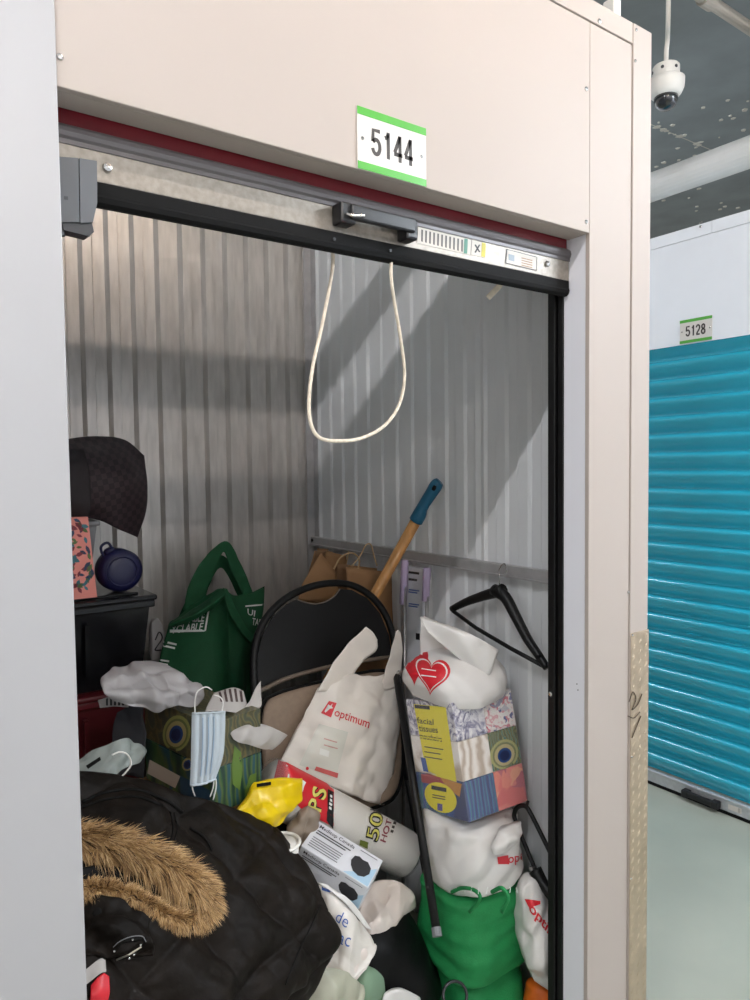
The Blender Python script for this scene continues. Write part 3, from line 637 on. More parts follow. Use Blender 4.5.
# ---- green bag at the back
tag(obj('black_bag', *loft([((.72, 1.2, 0), (.2, 0, 0), (0, .2, 0)), ((.72, 1.2, .12), (.26, 0, 0), (0, .25, 0)), ((.72, 1.2, .4), (.26, 0, 0), (0, .24, 0)), ((.72, 1.2, .6), (.2, 0, 0), (0, .2, 0)), ((.72, 1.2, .66), (.05, 0, 0), (0, .05, 0))], amp=.03, freq=5, seed=8), B['binbag'], smooth=True), 'black bin bag at the back under the green carrier', 'bag')
gb = thing('green_carrier', 'dark green reusable carrier with white lettering against the back wall', 'bag', (.72, 1.2, .66))
gbo = obj('body', *pillow(gpx([[(172, 622, 1.24), (192, 606, 1.26), (212, 594, 1.25), (222, 589, 1.22), (236, 596, 1.24), (264, 586, 1.28)], [(166, 636, 1.2), (190, 632, 1.16), (212, 624, 1.15), (226, 618, 1.2), (242, 628, 1.15), (262, 626, 1.2)],
   [(158, 662, 1.16), (188, 662, 1.1), (212, 662, 1.08), (228, 664, 1.11), (244, 662, 1.1), (258, 660, 1.16)], [(157, 700, 1.14), (188, 705, 1.06), (210, 705, 1.05), (228, 705, 1.05), (244, 705, 1.07), (256, 705, 1.14)],
   [(165, 745, 1.14), (188, 748, 1.08), (210, 748, 1.07), (228, 748, 1.07), (242, 748, 1.08), (252, 745, 1.14)]]), (.04, .16, 0), 56, 56, .022, 5, 21), B['green'], gb, smooth=True)
obj('handle', *sheet(np.swapaxes(gpx([[(184, 614), (188, 588), (203, 560), (226, 541), (240, 562), (250, 585), (256, 602)], [(204, 608), (208, 590), (217, 566), (224, 552), (230, 568), (238, 584), (246, 602)]], 1.26), 0, 1), 44, 8, .008, 12, 3, .002), B['green'], gb, smooth=True)
obj('handle', *sheet(np.swapaxes(gpx([[(178, 618), (196, 584), (212, 560), (224, 556), (236, 572), (248, 598)], [(190, 618), (204, 594), (214, 574), (222, 568), (230, 580), (240, 600)]], 1.34), 0, 1), 44, 8, .008, 12, 6, .002), B['green'], gb, smooth=True)
obj('folded_hem', *sheet(gpx([[(170, 622, 1.19), (196, 607, 1.19), (223, 588, 1.17)], [(168, 625, 1.15), (196, 613, 1.11), (226, 594, 1.13)], [(171, 628, 1.16), (198, 618, 1.12), (225, 599, 1.14)]]), 16, 30, .006, 9, 3, .002), B['green'], gb, smooth=True)
obj('folded_hem', *sheet(gpx([[(223, 588, 1.17), (228, 608, 1.13), (238, 628, 1.11), (254, 646, 1.1)], [(227, 589, 1.17), (236, 606, 1.14), (246, 624, 1.12), (258, 640, 1.12)]]), 8, 30, .005, 9, 5, .002), B['green'], gb, smooth=True)
gt = bvh(gbo)
for s, qd in (('ABLE', [(191, 615), (205, 614), (204, 622), (189, 623)]), ('YCLABLE', [(172, 626), (204, 623), (202, 631), (171, 634)]), ('UI', [(247, 609), (255, 611), (254, 617), (247, 615)]), ('TABL', [(252, 618), (264, 620), (263, 627), (251, 625)])):
    ptext('lettering', s, qd, gt, B['wprint'], gb, .015, .003)
for qd in ([(209, 604), (210.5, 604), (206, 631), (204, 632)], [(170, 630), (204, 630.5), (204, 632), (170, 633)], [(245, 606), (264, 604), (264, 605.5), (245, 607.5)]): decal('lettering_frame', *SQ, qd, gt, B['wprint'], gb, .003, .2)
for qd in ([(160, 640), (178, 644), (177, 652), (159, 648)], [(158, 659), (170, 661), (169, 668), (157, 666)]): decal('small_print', *bars(2, .5, .2, 3), qd, gt, B['wprint'], gb, .003, .3)
# ---- black-print white bag wedged between bin and green bag
wb2 = thing('carrier_bag', 'white carrier with a black squiggle wedged between black bin and green carrier', 'bag', pY(161, 660, 1.2))
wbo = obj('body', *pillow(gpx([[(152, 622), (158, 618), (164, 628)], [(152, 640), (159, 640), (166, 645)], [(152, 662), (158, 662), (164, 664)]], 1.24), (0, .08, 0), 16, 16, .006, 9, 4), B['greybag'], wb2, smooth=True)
obj('squiggle', *tube([p for p in (on(bvh(wbo), u, v, .002) for u, v in ((155, 640), (159, 632), (162, 638), (157, 646), (155, 650), (161, 650))) if p is not None], .0022, 6, sub=4), M['inkb'], wb2)

# ---- paper bags behind the chair
def paper_bag(label, tl, tr, br, bl, y, dep, seed, grp='paper bags behind the chair'):
    t = thing('paper_bag', label, 'bag', pY((bl[0]+br[0])/2, bl[1], y), grp)
    fr = [[pY(*tl, y), pY((tl[0]+tr[0])/2, (tl[1]+tr[1])/2, y-.01), pY(*tr, y)], [pY((tl[0]+bl[0])/2, (tl[1]+bl[1])/2, y), pY((tl[0]+br[0])/2, (tl[1]+br[1])/2, y-.02), pY((tr[0]+br[0])/2, (tr[1]+br[1])/2, y)], [pY(*bl, y), pY((bl[0]+br[0])/2, bl[1], y-.01), pY(*br, y)]]
    fr = np.array(fr); bk = fr+np.array([.02, dep, 0])
    for G_, nm, s in ((fr, 'front_panel', 1), (bk, 'back_panel', 2)): obj(nm, *sheet(G_, 20, 20, .006, 6, seed+s, .0012), B['kraft'], t, smooth=True)
    for c_ in (0, 2):
        G_ = np.stack([fr[:, c_], (fr[:, c_]+bk[:, c_])/2+np.array([.03 if c_ == 0 else -.03, 0, 0]), bk[:, c_]], 1); obj('gusset', *sheet(G_, 20, 12, .003, 6, seed+7, .0012), B['kraft2'], t, smooth=True)
    return t
pb = paper_bag('tall brown paper bag standing behind the right of the chair', (346, 567), (398, 573), (401, 690), (352, 690), .97, .10, 3)
for off in (0, .10):
    obj('twisted_handle', *tube([pY(u, v, .96+off*.8) for u, v in ((352, 566), (360, 556), (366, 545), (371, 545), (374, 556), (377, 566))], .0022, 6, sub=5), B['twine'], pb)
pb = paper_bag('brown paper bag folded to a point behind the top of the chair', (321, 553), (345, 583), (350, 660), (292, 660), 1.12, .08, 13)
obj('folded_flap', *sheet(gpx([[(321, 553, 1.08), (333, 568, 1.08), (346, 585, 1.08)], [(303, 583, 1.06), (322, 590, 1.05), (344, 596, 1.06)], [(298, 600, 1.06), (320, 604, 1.05), (342, 606, 1.06)]]), 16, 16, .004, 7, 5, .0012), B['kraft'], pb, smooth=True)
obj('twisted_handle', *tube([pY(u, v, 1.06) for u, v in ((334, 569), (341, 557), (352, 553), (359, 559), (357, 570), (346, 584))], .003, 6, sub=6), B['twine'], pb)
pb = paper_bag('crumpled brown paper bag in the back corner', (326, 551), (348, 556), (352, 650), (322, 650), 1.28, .10, 23)
for o_ in (0, .1): obj('twisted_handle', *tube([pY(u, v, 1.23+o_) for u, v in ((346, 566), (349, 550), (351, 543), (354, 550), (352, 566))], .002, 6, sub=5), B['twine'], pb)
# ---- broom handle leaning on the wall
a = pX(438, 481, 1.262); b = pY(372, 600, .90); dirv = (b-a)/np.linalg.norm(b-a); L0 = (a[2]-.02)/-dirv[2]
sh = thing('wooden_handle', 'wooden tool shaft with a teal grip leaning on the right wall', 'tool', a+dirv*L0)
gp = lambda k: a+dirv*k
glen = np.linalg.norm(pX(412, 532, 1.2)-a)
k1 = .155
obj('shaft', *tube([gp(k1-.02), gp(L0)], .0185, 14), B['wood'], sh, smooth=True)
pr = np.cross(dirv, ray(420, 500)); pr /= np.linalg.norm(pr)
obj('grip', *tube([gp(0)+pr*.006, gp(.015)+pr*.002, gp(.05), gp(.10)-pr*.003, gp(k1-.025), gp(k1)], [.016, .0215, .020, .019, .023, .0235], 16, sub=5), B['tealp'], sh, smooth=True)
tow = (CAM-a)/np.linalg.norm(CAM-a); obj('hanging_hole', *tube([gp(.018)+tow*.0175, gp(.026)+tow*.0195, gp(.034)+tow*.0190], [.006, .007, .006], 10, sub=3), M['black'], sh, smooth=True)

# ---- two lilac-gripped poles with a carton between
fc = thing('trolley_handle', 'pair of thin steel poles with lilac foam grips by the right wall', 'handle', pY(412, 700, .8))
for u0, v0, u1, v1, vb in ((405, 560, 403, 604, 690), (427, 568, 425.5, 601, 690)):
    xw = 1.245; t0, t1, t2_ = pX(u0, v0, xw), pX(u1, v1, xw), pX(u1-2.5, vb, xw)
    g_ = obj('pole', *tube([t0-np.array([0, 0, .02]), np.array([t2_[0], t2_[1], .0])], .0065, 10), B['steel'], fc, smooth=True)
    obj('foam_grip', *tube([t0, t0*.98+t1*.02, t1*.99+t0*.01, t1], [.0105, .0125, .0125, .011], 14), B['lilac'], fc, smooth=True)
cb = thing('slim_carton', 'slim white printed carton between the lilac grips', 'box', pX(414, 640, 1.26))
cbo = obj('body', *slab([pX(u, v, 1.262) for u, v in ((407, 566), (423, 569), (421, 700), (405, 700))], (.018, 0, 0)), B['carton'], cb); ct = bvh(cbo)
for v, n in ((571, 1), (578, 1), (589, 2), (603, 2)): decal('small_print', *bars(n, .5, .3, v), [(409, v), (420, v+1.5), (419.5, v+6), (408.5, v+4.5)], ct, [M['ink'], B['blueink']][n-1], cb, .001, .5)
for v in (633,): decal('print_block', *SQ, [(416, v), (420, v+.5), (420, v+7), (416, v+6.5)], ct, M['inkb'], cb, .001, .5)

# ---- folding chair
CH0 = np.array([.9, .69, .6]); CHN = np.array([0, 1., -.3]); CHN /= np.linalg.norm(CHN)
cpx = lambda u, v, o_=0.: pPl(u, v, CH0+CHN*o_, CHN)
ch = thing('folding_chair', 'folded black metal chair with a taupe padded seat', 'chair', (.95, .5, .1))
fr = [(262, 770), (257, 720), (254, 680), (254, 655), (259, 632), (270, 613), (288, 597), (310, 587), (333, 583), (354, 586), (372, 597), (385, 614), (393, 636), (397, 665), (402, 720), (408, 780)]
obj('back_frame', *tube([cpx(u, v) for u, v in fr], .0115, 12, sub=5), M['blackm'], ch, smooth=True)
bp = [(258, 688), (257, 660), (262, 637), (272, 618), (287, 604), (297, 599), (303, 601.5), (313, 603.5), (324, 602), (334, 596), (340, 589), (352, 590), (367, 598), (380, 613), (389, 635), (392, 655), (360, 660), (325, 667), (290, 677)]
obj('backrest', *slab([cpx(u, v, .002) for u, v in bp], CHN*.006), M['blackm'], ch)
obj('backrest_edge_highlight', *tube([cpx(u, v, 0) for u, v in ((297, 599), (303, 601.8), (313, 603.8), (324, 602.3), (334, 596.5), (340, 589))], .0022, 6, sub=4), B['taupe'], ch)  # taupe tube paints the highlight along the rim of the cutout
obj('lower_rail', *tube([cpx(u, v, -.012) for u, v in ((258, 692), (285, 679), (320, 669), (355, 662), (391, 657))], .0065, 10, sub=4), B['taupe'], ch, smooth=True)
sp_ = cr(np.array([(262, 780), (260, 730), (264, 704), (275, 695), (300, 687), (340, 678), (375, 671), (392, 674), (398, 692), (402, 735), (402, 772), (395, 795), (378, 806), (330, 818), (285, 822), (266, 806), (262, 780)], float), 70)[:-1]
cen = sp_.mean(0)
obj('seat_pan', *slab([cpx(*(cen+(q-cen)*1.03), -.014) for q in sp_], CHN*.012), M['blackm'], ch)
pd_ = [(1, -.014), (1, -.022), (.985, -.030), (.93, -.034), (.6, -.036), (.2, -.037)]; V = []; n = len(sp_)
for k, o_ in pd_: V += [cpx(*(cen+(q-cen)*k*.985), o_) for q in sp_]
Fc = [(i*n+j, i*n+(j+1) % n, (i+1)*n+(j+1) % n, (i+1)*n+j) for i in range(len(pd_)-1) for j in range(n)]+[tuple((len(pd_)-1)*n+j for j in range(n))]
sp2 = obj('seat_pad', V, Fc, B['vinyl'], ch, smooth=True)
obj('piping', *tube([cpx(*(cen+(q-cen)*.99), -.022) for q in sp_], .003, 6, closed=True), M['black'], sp2)
l0, l1 = pY(396, 672, .70), pY(437, 934, .25); lg = l1-l0
obj('leg', *tube([l0, l1], .0115, 12), M['blackm'], ch, smooth=True); obj('leg_cap', *tube([l1-lg*.02, l1+lg*.008], .0128, 12), M['grey_p'], ch)
dl = np.array([-.53, .05, .0]); obj('leg', *tube([l0+dl, l1+dl], .0115, 12), M['blackm'], ch, smooth=True); obj('leg_cap', *tube([l1+dl-lg*.02, l1+dl+lg*.008], .0128, 12), M['grey_p'], ch)
rear0 = cpx(408, 780); 
obj('leg', *tube([rear0, rear0+np.array([.0, -.18, -.55])], .0115, 12), M['blackm'], ch); r2 = cpx(262, 770); obj('leg', *tube([r2, r2+np.array([0, -.16, -.5])], .0115, 12), M['blackm'], ch)
obj('pivot_bolt', *lathe(l0+np.array([0, -.012, 0]), [(.009, 0), (.009, .003), (.004, .006)], 12, (0, -1, 0)), M['chrome'], ch)

# ---- hangers
def hanger(label, arms, bar_, hook, px_plane, seed=0):
    t = thing('coat_hanger', label, 'hanger', pX(*arms[0][-1], px_plane), 'black wooden coat hangers')
    for a_ in arms:
        n_ = len(a_); obj('arm', *tube([pX(u, v, px_plane) for u, v in a_], np.linspace(.019, .0105, n_), 12, sub=4), M['blackm'], t, smooth=True)
    if bar_: obj('trouser_bar', *tube([pX(u, v, px_plane) for u, v in bar_], .0062, 10), M['blackm'], t, smooth=True)
    if hook: obj('hook', *tube([pX(u, v, px_plane) for u, v in hook], .0019, 8, sub=5), M['chrome'], t, smooth=True)
    return t
hg = hanger('black wooden hanger hooked over the wall rail', [[(503, 590), (497, 592), (483, 596), (466, 602), (452, 609)], [(494, 590), (505, 597), (515, 615), (527, 638), (539, 656), (547, 668)]], [(453, 611), (476, 628), (510, 648), (545, 667)], [(499, 588), (500, 577), (499, 571), (502, 565), (505, 564), (507, 569), (506, 574)], 1.255)
obj('notch', *lathe(pX(540, 656, 1.248), [(.004, 0), (.004, .008)], 8, (-1, 0, 0)), M['black'], hg)
hg2 = hanger('black hanger standing on end beside the lower white carrier', [[(535, 870), (542, 882), (552, 897), (560, 912)]], None, None, 1.205)
obj('trouser_bar', *tube([pX(u, v, 1.205) for u, v in ((541, 884), (530, 857), (516, 822), (514.5, 813), (518, 807), (525, 806), (531, 814), (545, 842), (562, 876))], .0062, 10, sub=5), M['blackm'], hg2, smooth=True)
obj('notch', *bx(*[float(k) for k in (pX(533, 868, 1.2)[0]-.009, pX(533, 868, 1.2)[0]+.004, pX(533, 868, 1.2)[1]-.006, pX(533, 868, 1.2)[1]+.006, pX(533, 868, 1.2)[2]-.004, pX(533, 868, 1.2)[2]+.004)]), B['steel'], hg2)
q = pX(527, 805, 1.205); obj('stud', *tube([q, q+np.array([0, -.004, .012])], .004, 8), M['blackm'], hg2)

# ---- tissue pack
TO = np.array([1.017, .263, .652]); ta, tb_, tc_ = np.array([.9991, -.0418, .0023]), np.array([.0413, .9752, -.2173]), np.array([.0069, .2172, .9761])
TD = (.216, .22, .309)
PRN = dict(stone=print_mat('print_stone', 'noise', ['3F3E5C', '8E8CA6', 'D8D6DC', 'F0EEEE'], 26, distort=3), flower=print_mat('print_flower', 'cell', ['DAD6D4', 'E6E2DE', 'C94F6A', 'D8C4C4', 'E8E4E0', '4A4F86'], 45, distort=3),
 cream=print_mat('print_cream', 'wave', ['BFAE9C', 'E4DAD0', 'F2ECE6'], 9, distort=2.4), peacock=print_mat('print_peacock', 'wave', ['3F4F2A', '6E6A34', '8F8A4C', '2F6A60'], 24, distort=3),
 feather=print_mat('print_feather', 'wave', ['1D2F66', '34569A', '2B7A80', '27407E'], 7, distort=1.2, stretch=(1.6, 1.6, .35)), petal=print_mat('print_petal', 'cell', ['B8404E', 'D86A62', 'E39A7A', 'A8485E', 'DA7A70'], 22, distort=2),
 feather2=print_mat('print_feather_green', 'wave', ['1A3A34', '3A5E36', '5A6A38', '22505E'], 8, distort=1.6, stretch=(1.4, 1.4, .5)), feather3=print_mat('print_feather_gold', 'wave', ['4E4A34', '6E6440', '5E5E44', '464A3C'], 12, distort=3))
tk = thing('tissue_pack', 'film-wrapped pack of patterned tissue boxes below the heart-print bag', 'tissue boxes', TO)
pk = {}
for r_, (m0, m1) in enumerate((('feather', 'petal'), ('cream', 'peacock'), ('stone', 'flower'))):
    for c_, mm in enumerate((m0, m1)):
        pk[r_, c_] = obj('tissue_box', *gbox(TO+ta*(TD[0]/2*c_+.0006)+tc_*(TD[2]/3*r_+.0006)+tb_*.0006, ta*(TD[0]/2-.0012), tb_*(TD[1]-.0012), tc_*(TD[2]/3-.0012), .0016, 1), PRN[mm], tk)
allv, allf = join([([np.array(v.co)+wloc(pk[k]) for v in pk[k].data.vertices], [tuple(p.vertices) for p in pk[k].data.polygons]) for k in pk]); tt = BVHTree.FromPolygons([tuple(v) for v in allv], allf)
tl_ = decal('yellow_label', *SQ, [(414, 704), (446, 707), (457, 782), (427, 774)], tt, B['tissuey'], tk, .0012, .2)
for s, qd in (('facial', [(417, 717), (434, 719), (434, 725), (418, 723)]), ('tissues', [(419, 725), (438, 727), (438.5, 733), (420, 731)]), ('mouchoirs', [(419.5, 732.5), (442, 736), (442.5, 742), (420.5, 738.5)])): ptext('lettering', s, qd, tt, M['inkb'], tl_, .006, .0020)
for qd in ([(415, 704.5), (430, 706), (430.5, 709.5), (415.5, 708)], [(421, 757), (426, 758), (429, 772), (424, 771)]): decal('label_block', *SQ, qd, tt, [M['inkb'], B['blueink']][qd[0][1] > 720], tl_, .0020, .4)
for v in (748, 753, 758): decal('small_print', *bars(1, .5, .2, v), [(425, v-2), (444, v+1), (444, v+3), (425, v)], tt, M['ink'], tl_, .0020, .4)
ov = decal('oval_label', *disc(28), [(424, 779), (456, 786), (458, 816), (426, 809)], tt, B['tissuey'], tk, .0013, .2)
decal('label_block', *SQ, [(432, 785), (447, 788), (447, 792), (432, 789)], tt, M['inkb'], ov, .0021, .4); decal('label_block', *SQ, [(438, 803), (443, 804), (443, 811), (438, 810)], tt, mat('label_violet', '5A4E9A', .4), ov, .0021, .4)
decal('small_print', *bars(2, .4, .2, 2), [(433, 794), (449, 797), (449, 802), (433, 799)], tt, M['ink'], ov, .0021, .4)
def eye(qc, w_, h_, target, par, cols, off=.0011):
    for i, (k, cc_) in enumerate(cols):
        decal('feather_eye', *disc(24), [(qc[0]-w_*k, qc[1]-h_*k), (qc[0]+w_*k, qc[1]-h_*k-w_*k*.25), (qc[0]+w_*k, qc[1]+h_*k-w_*k*.25), (qc[0]-w_*k, qc[1]+h_*k)], target, cc_, par, off+.0005*i, .3)
EY = [(1, mat('eye_gold', 'A3A35E', .4)), (.84, mat('eye_olive', '6E7440', .4)), (.72, mat('eye_sand', 'B8A870', .4)), (.5, mat('eye_blue', '2F4C7E', .4)), (.34, mat('eye_navy', '222C55', .4))]
eye((504, 756), 14, 15, tt, pk[1, 1], EY)
decal('printed_petal', *SQ, [(421, 771), (440, 777), (450, 788), (422, 782)], tt, mat('print_red', 'A03038', .4), pk[0, 0], .0011, .2)
decal('printed_petal', *SQ, [(440, 777), (462, 784), (460, 797), (448, 788)], tt, mat('print_orange', 'C8882C', .4), pk[0, 0], .0012, .2)
obj('film_wrap', *gbox(TO-ta*.002-tb_*.002-tc_*.001, ta*(TD[0]+.004), tb_*(TD[1]+.004), tc_*(TD[2]+.002), .006, 2), mat('pack_film', 'FFFFFF', .12, alpha=.10, bump=.6, bscale=35), tk)

# heart-print bag on top
tc0 = TO+ta*TD[0]*.5+tb_*TD[1]*.5+tc_*TD[2]
hbg = thing('carrier_bag', 'white carrier printed with a red heart on top of the tissue pack', 'bag', tc0, 'white carriers by the right wall')
rg = lambda p, hw, hd_: (np.array(p), np.array([hw, 0, 0]), np.array([0, hd_, 0]))
hbo = obj('body', *loft([rg(tc0+np.array([-.005, -.01, .004]), .121, .124), rg(tc0+np.array([-.006, -.01, .028]), .129, .132), rg(tc0+np.array([-.008, -.005, .055]), .130, .130), rg(tc0+np.array([-.005, 0, .09]), .112, .11), rg(tc0+np.array([0, 0, .125]), .07, .07), rg(tc0+np.array([0, 0, .135]), .02, .02)], 60, 96, .020, 9, 31, sq=2.8), B['whitebag'], hbg, smooth=True)
ht = bvh(hbo)
obj('tied_ear', *sheet(gpx([[(428, 632, .42), (450, 652, .38), (465, 664, .36)], [(420, 618, .46), (455, 634, .36), (488, 676, .31)], [(424, 616, .47), (470, 634, .34), (499, 650, .31)]]), 24, 24, .008, 10, 3), B['whitebag'], hbg, smooth=True)
obj('tied_ear', *sheet(gpx([[(421, 617, .52), (432, 623, .52), (446, 636, .48)], [(420, 640, .50), (436, 644, .48), (456, 648, .44)], [(421, 664, .50), (440, 660, .46), (462, 660, .42)]]), 24, 24, .008, 10, 8), B['whitebag'], hbg, smooth=True)
def heart(n=40):
    P = []
    for t in np.linspace(0, 2*np.pi, n, endpoint=False): P.append((16*math.sin(t)**3, 13*math.cos(t)-5*math.cos(2*t)-2*math.cos(3*t)-math.cos(4*t)))
    P = np.array(P); P = (P-P.min(0))/(P.max(0)-P.min(0)); return P, [tuple(range(n))]
hq = lambda k: [(431.5+(u-431.5)*k, 677+(v-677)*k) for u, v in ((413, 654), (452, 663), (446, 699), (415, 692))]
decal('red_heart', *heart(), hq(1), ht, B['red'], hbg, .002, .12); decal('heart_outline', *heart(), hq(.86), ht, B['wprint'], hbg, .0026, .12); decal('heart_centre', *heart(), hq(.78), ht, B['red'], hbg, .0032, .12)
decal('red_heart', *heart(), [(403, 650), (430, 649), (424, 684), (405, 688)], ht, B['red'], hbg, .0014, .12)
for v in (669, 675): decal('script_line', *bars(1, .5, .1, v), [(422, v), (437, v+2), (437, v+4), (422, v+2)], ht, B['wprint'], hbg, .0038, .3)
decal('red_print', *SQ, [(474, 632), (486, 638), (484, 642), (474, 637)], ht, B['red'], hbg, .002, .3)
# carrier below the pack
cbg = thing('carrier_bag', 'knotted white carrier squashed under the tissue pack', 'bag', (1.12, .36, .45), 'white carriers by the right wall')
cb1 = obj('body', *loft([rg((1.11, .37, .43), .10, .09), rg((1.115, .36, .45), .115, .118), rg((1.115, .355, .51), .124, .130), rg((1.118, .365, .575), .120, .128), rg((1.115, .375, .615), .105, .11), rg((1.12, .38, .625), .02, .02)], 60, 96, .026, 8, 41, sq=2.6), B['whitebag'], cbg, smooth=True); c1 = bvh(cb1)
obj('knot', *loft([rg((1.09, .215, .575), .03, .012), rg((1.11, .215, .60), .05, .02), rg((1.13, .225, .625), .04, .015)], 20, 30, .015, 16, 3), B['whitebag'], cbg, smooth=True)
decal('red_print', *SQ, [(497, 857), (508, 855), (509, 864), (498, 864)], c1, B['red'], cbg, .002, .2); ptext('lettering', 'opt', [(508, 856), (523, 853), (523, 863), (508, 866)], c1, B['red'], cbg, .01, .002)
# green carriers
g1 = thing('green_carrier', 'bright green carrier under the knotted white carrier', 'bag', (1.09, .35, .2)); 
obj('body', *loft([rg((1.115, .36, .205), .12, .11), rg((1.115, .355, .22), .132, .126), rg((1.115, .355, .31), .132, .128), rg((1.115, .36, .39), .126, .12), rg((1.11, .37, .425), .115, .10), rg((1.11, .37, .43), .03, .03)], 60, 96, .018, 8, 51, sq=3.2, stretch=(.7, .7, 1.6)), B['green2'], g1, smooth=True)
for k in range(2): obj('handle', *tube([pX(u, v, 1.0-.02*k) for u, v in ((452+40*k, 892), (462+38*k, 888), (474+30*k, 890), (480+28*k, 898), (470+32*k, 912))], .005, 8, sub=5), B['green2'], g1, smooth=True)
for k in range(9): 
    u = 456+k*7.5; q = pX(u, 889+2*random.random(), 1.0); obj('frayed_thread', *tube([q, q+np.array([.004*random.uniform(-1, 1), -.004, .008]), q+np.array([.01*random.uniform(-1, 1), -.008, -.004])], .0009, 5, sub=3), B['wprint'], g1)
g2 = thing('green_carrier', 'second green carrier on the floor below the first', 'bag', (1.12, .33, 0))
obj('body', *loft([rg((1.12, .35, .002), .11, .10), rg((1.12, .345, .03), .125, .115), rg((1.12, .345, .11), .122, .115), rg((1.12, .35, .19), .10, .09), rg((1.12, .35, .2), .02, .02)], 34, 60, .022, 7, 55, sq=2.6), B['green2'], g2, smooth=True)
# lettered white carrier by the jamb
o2b = thing('carrier_bag', 'white carrier with slanted red lettering beside the right door guide', 'bag', (1.16, .2, .1), 'white carriers by the right wall')
o2 = obj('body', *pillow(gpx([[(523, 888, .2), (533, 880, .19), (548, 888, .18), (575, 895, .2)], [(523, 915, .19), (535, 915, .15), (552, 915, .14), (575, 915, .18)], [(523, 950, .19), (537, 950, .15), (553, 950, .14), (575, 950, .18)], [(535, 980, .18), (545, 988, .16), (556, 995, .15), (575, 1000, .17)]]), (.05, .12, 0), 50, 40, .016, 11, 61), B['whitebag'], o2b, smooth=True); ot = bvh(o2)
ptext('lettering', 'optimum', [(532, 902), (572, 952), (566, 962), (528, 912)], ot, B['red'], o2b, .02, .002); decal('red_print', *SQ, [(525, 899), (540, 901), (540, 904), (530, 908)], ot, B['red'], o2b, .002, .2)
og = thing('orange_net', 'orange net bag on the floor behind the lettered carrier', 'bag', (1.24, .25, 0))
obj('body', *loft([rg((1.22, .2, .004), .035, .04), rg((1.22, .2, .06), .05, .05), rg((1.22, .2, .15), .035, .04), rg((1.22, .2, .18), .008, .008)], 24, 30, .01, 14, 3), B['orange'], og, smooth=True)

# ---- lettered carrier hanging on the chair seat
op = thing('carrier_bag', 'white carrier with a red square and red lettering on the folded chair', 'bag', pY(335, 785, .66))
opo = obj('body', *pillow(gpx([[(318, 688, 0.705), (333, 682, 0.690), (350, 674, 0.685), (366, 676, 0.695), (380, 676, 0.695), (399, 668, 0.715)], [(305, 714, 0.690), (330, 708, 0.670), (350, 705, 0.660), (370, 705, 0.660), (386, 705, 0.670), (401, 700, 0.700)],
  [(292, 740, 0.670), (315, 738, 0.640), (340, 738, 0.630), (362, 742, 0.630), (382, 745, 0.645), (397, 745, 0.670)], [(280, 762, .660), (306, 774, .635), (333, 787, .622), (357, 797, .622), (373, 803, .632), (387, 806, .660)]]), (.0, .035, .0), 64, 64, .014, 11, 71), B['ivory'], op, smooth=True); opt_ = bvh(opo)
obj('handle', *sheet(np.swapaxes(gpx([[(317, 692), (335, 661), (352, 640), (367, 627)], [(333, 690), (347, 664), (364, 642), (373, 632)], [(349, 686), (358, 667), (376, 650), (378, 640)]], .685), 0, 1), 30, 12, .010, 9, 3), B['ivory'], op, smooth=True)
obj('handle', *sheet(np.swapaxes(gpx([[(380, 690), (388, 662), (394, 640), (396, 632)], [(390, 690), (396, 662), (398, 640), (398.5, 630)], [(399, 685), (402, 662), (402.5, 645), (401, 633)]], .69), 0, 1), 30, 12, .006, 12, 5), B['ivory'], op, smooth=True)
decal('red_square', *SQ, [(329, 701), (336.5, 703), (331, 717.5), (321, 713)], opt_, B['red'], op, .002, .2)
decal('square_mark', np.array([(.2, .2), (.35, .15), (.55, .5), (.85, .6), (.6, .7), (.6, .9), (.45, .7), (.15, .75), (.4, .5)]), [tuple(range(9))], [(329, 701), (336.5, 703), (331, 717.5), (321, 713)], opt_, B['wprint'], op, .0028, .3)
ptext('lettering', 'optimum', [(336, 708.5), (370, 720), (367.5, 731), (333, 718)], opt_, B['red'], op, .006, .002)
lf = mat('leaflet_in_bag', 'D9D8CF', .5); lft = decal('leaflet', *SQ, [(319, 724), (348, 732), (336, 776), (299, 765)], opt_, lf, op, .0014, .12)
for v, c_ in ((738, B['red']), (744, B['red'])): decal('small_print', *bars(1, .5, .1, v), [(324, v), (338, v+4), (337, v+6), (323, v+2)], opt_, mat('faded_red', 'C99A92', .5), lft, .0022, .3)
decal('print_block', *SQ, [(320, 748), (329, 751), (328, 757), (319, 754)], opt_, B['wprint'], lft, .0022, .3); decal('red_band', *SQ, [(316, 766), (338, 773), (337, 778), (314, 770)], opt_, mat('band_red', 'C85A58', .5), lft, .0024, .2)
decal('print_mark', *disc(10), [(306, 766), (309, 767), (308, 770.5), (305, 769.5)], opt_, B['red'], lft, .0024, .4)

# ---- sleeve of cups
c_a, c_b = pY(270, 785, .58), pY(403, 853, .58); ax = c_b-c_a; Lc = np.linalg.norm(ax); axn = ax/Lc
cu = thing('cup_sleeve', 'long clear sleeve of white cups with a red and yellow label', 'cups', (c_a+c_b)/2-np.array([0, 0, .06]))
pf = []
for i in range(50):
    h_ = Lc*i/50; pf += [(.0676, h_), (.0685, h_+Lc/50*.35), (.0685, h_+Lc/50*.7)]
pf += [(.068, Lc), (.060, Lc+.002), (.046, Lc+.003)]
cuo = obj('cup_stack', *lathe(c_a, pf, 40, axn), B['cup'], cu, smooth=True); cv = bvh(cuo)
obj('film_wrap', *lathe(c_a-axn*.01, [(.0695, 0), (.0700, .05), (.0700, Lc), (.069, Lc+.018)], 40, axn), mat('cup_film', 'FFFFFF', .1, alpha=.12, bump=.5, bscale=40), cu, smooth=True)
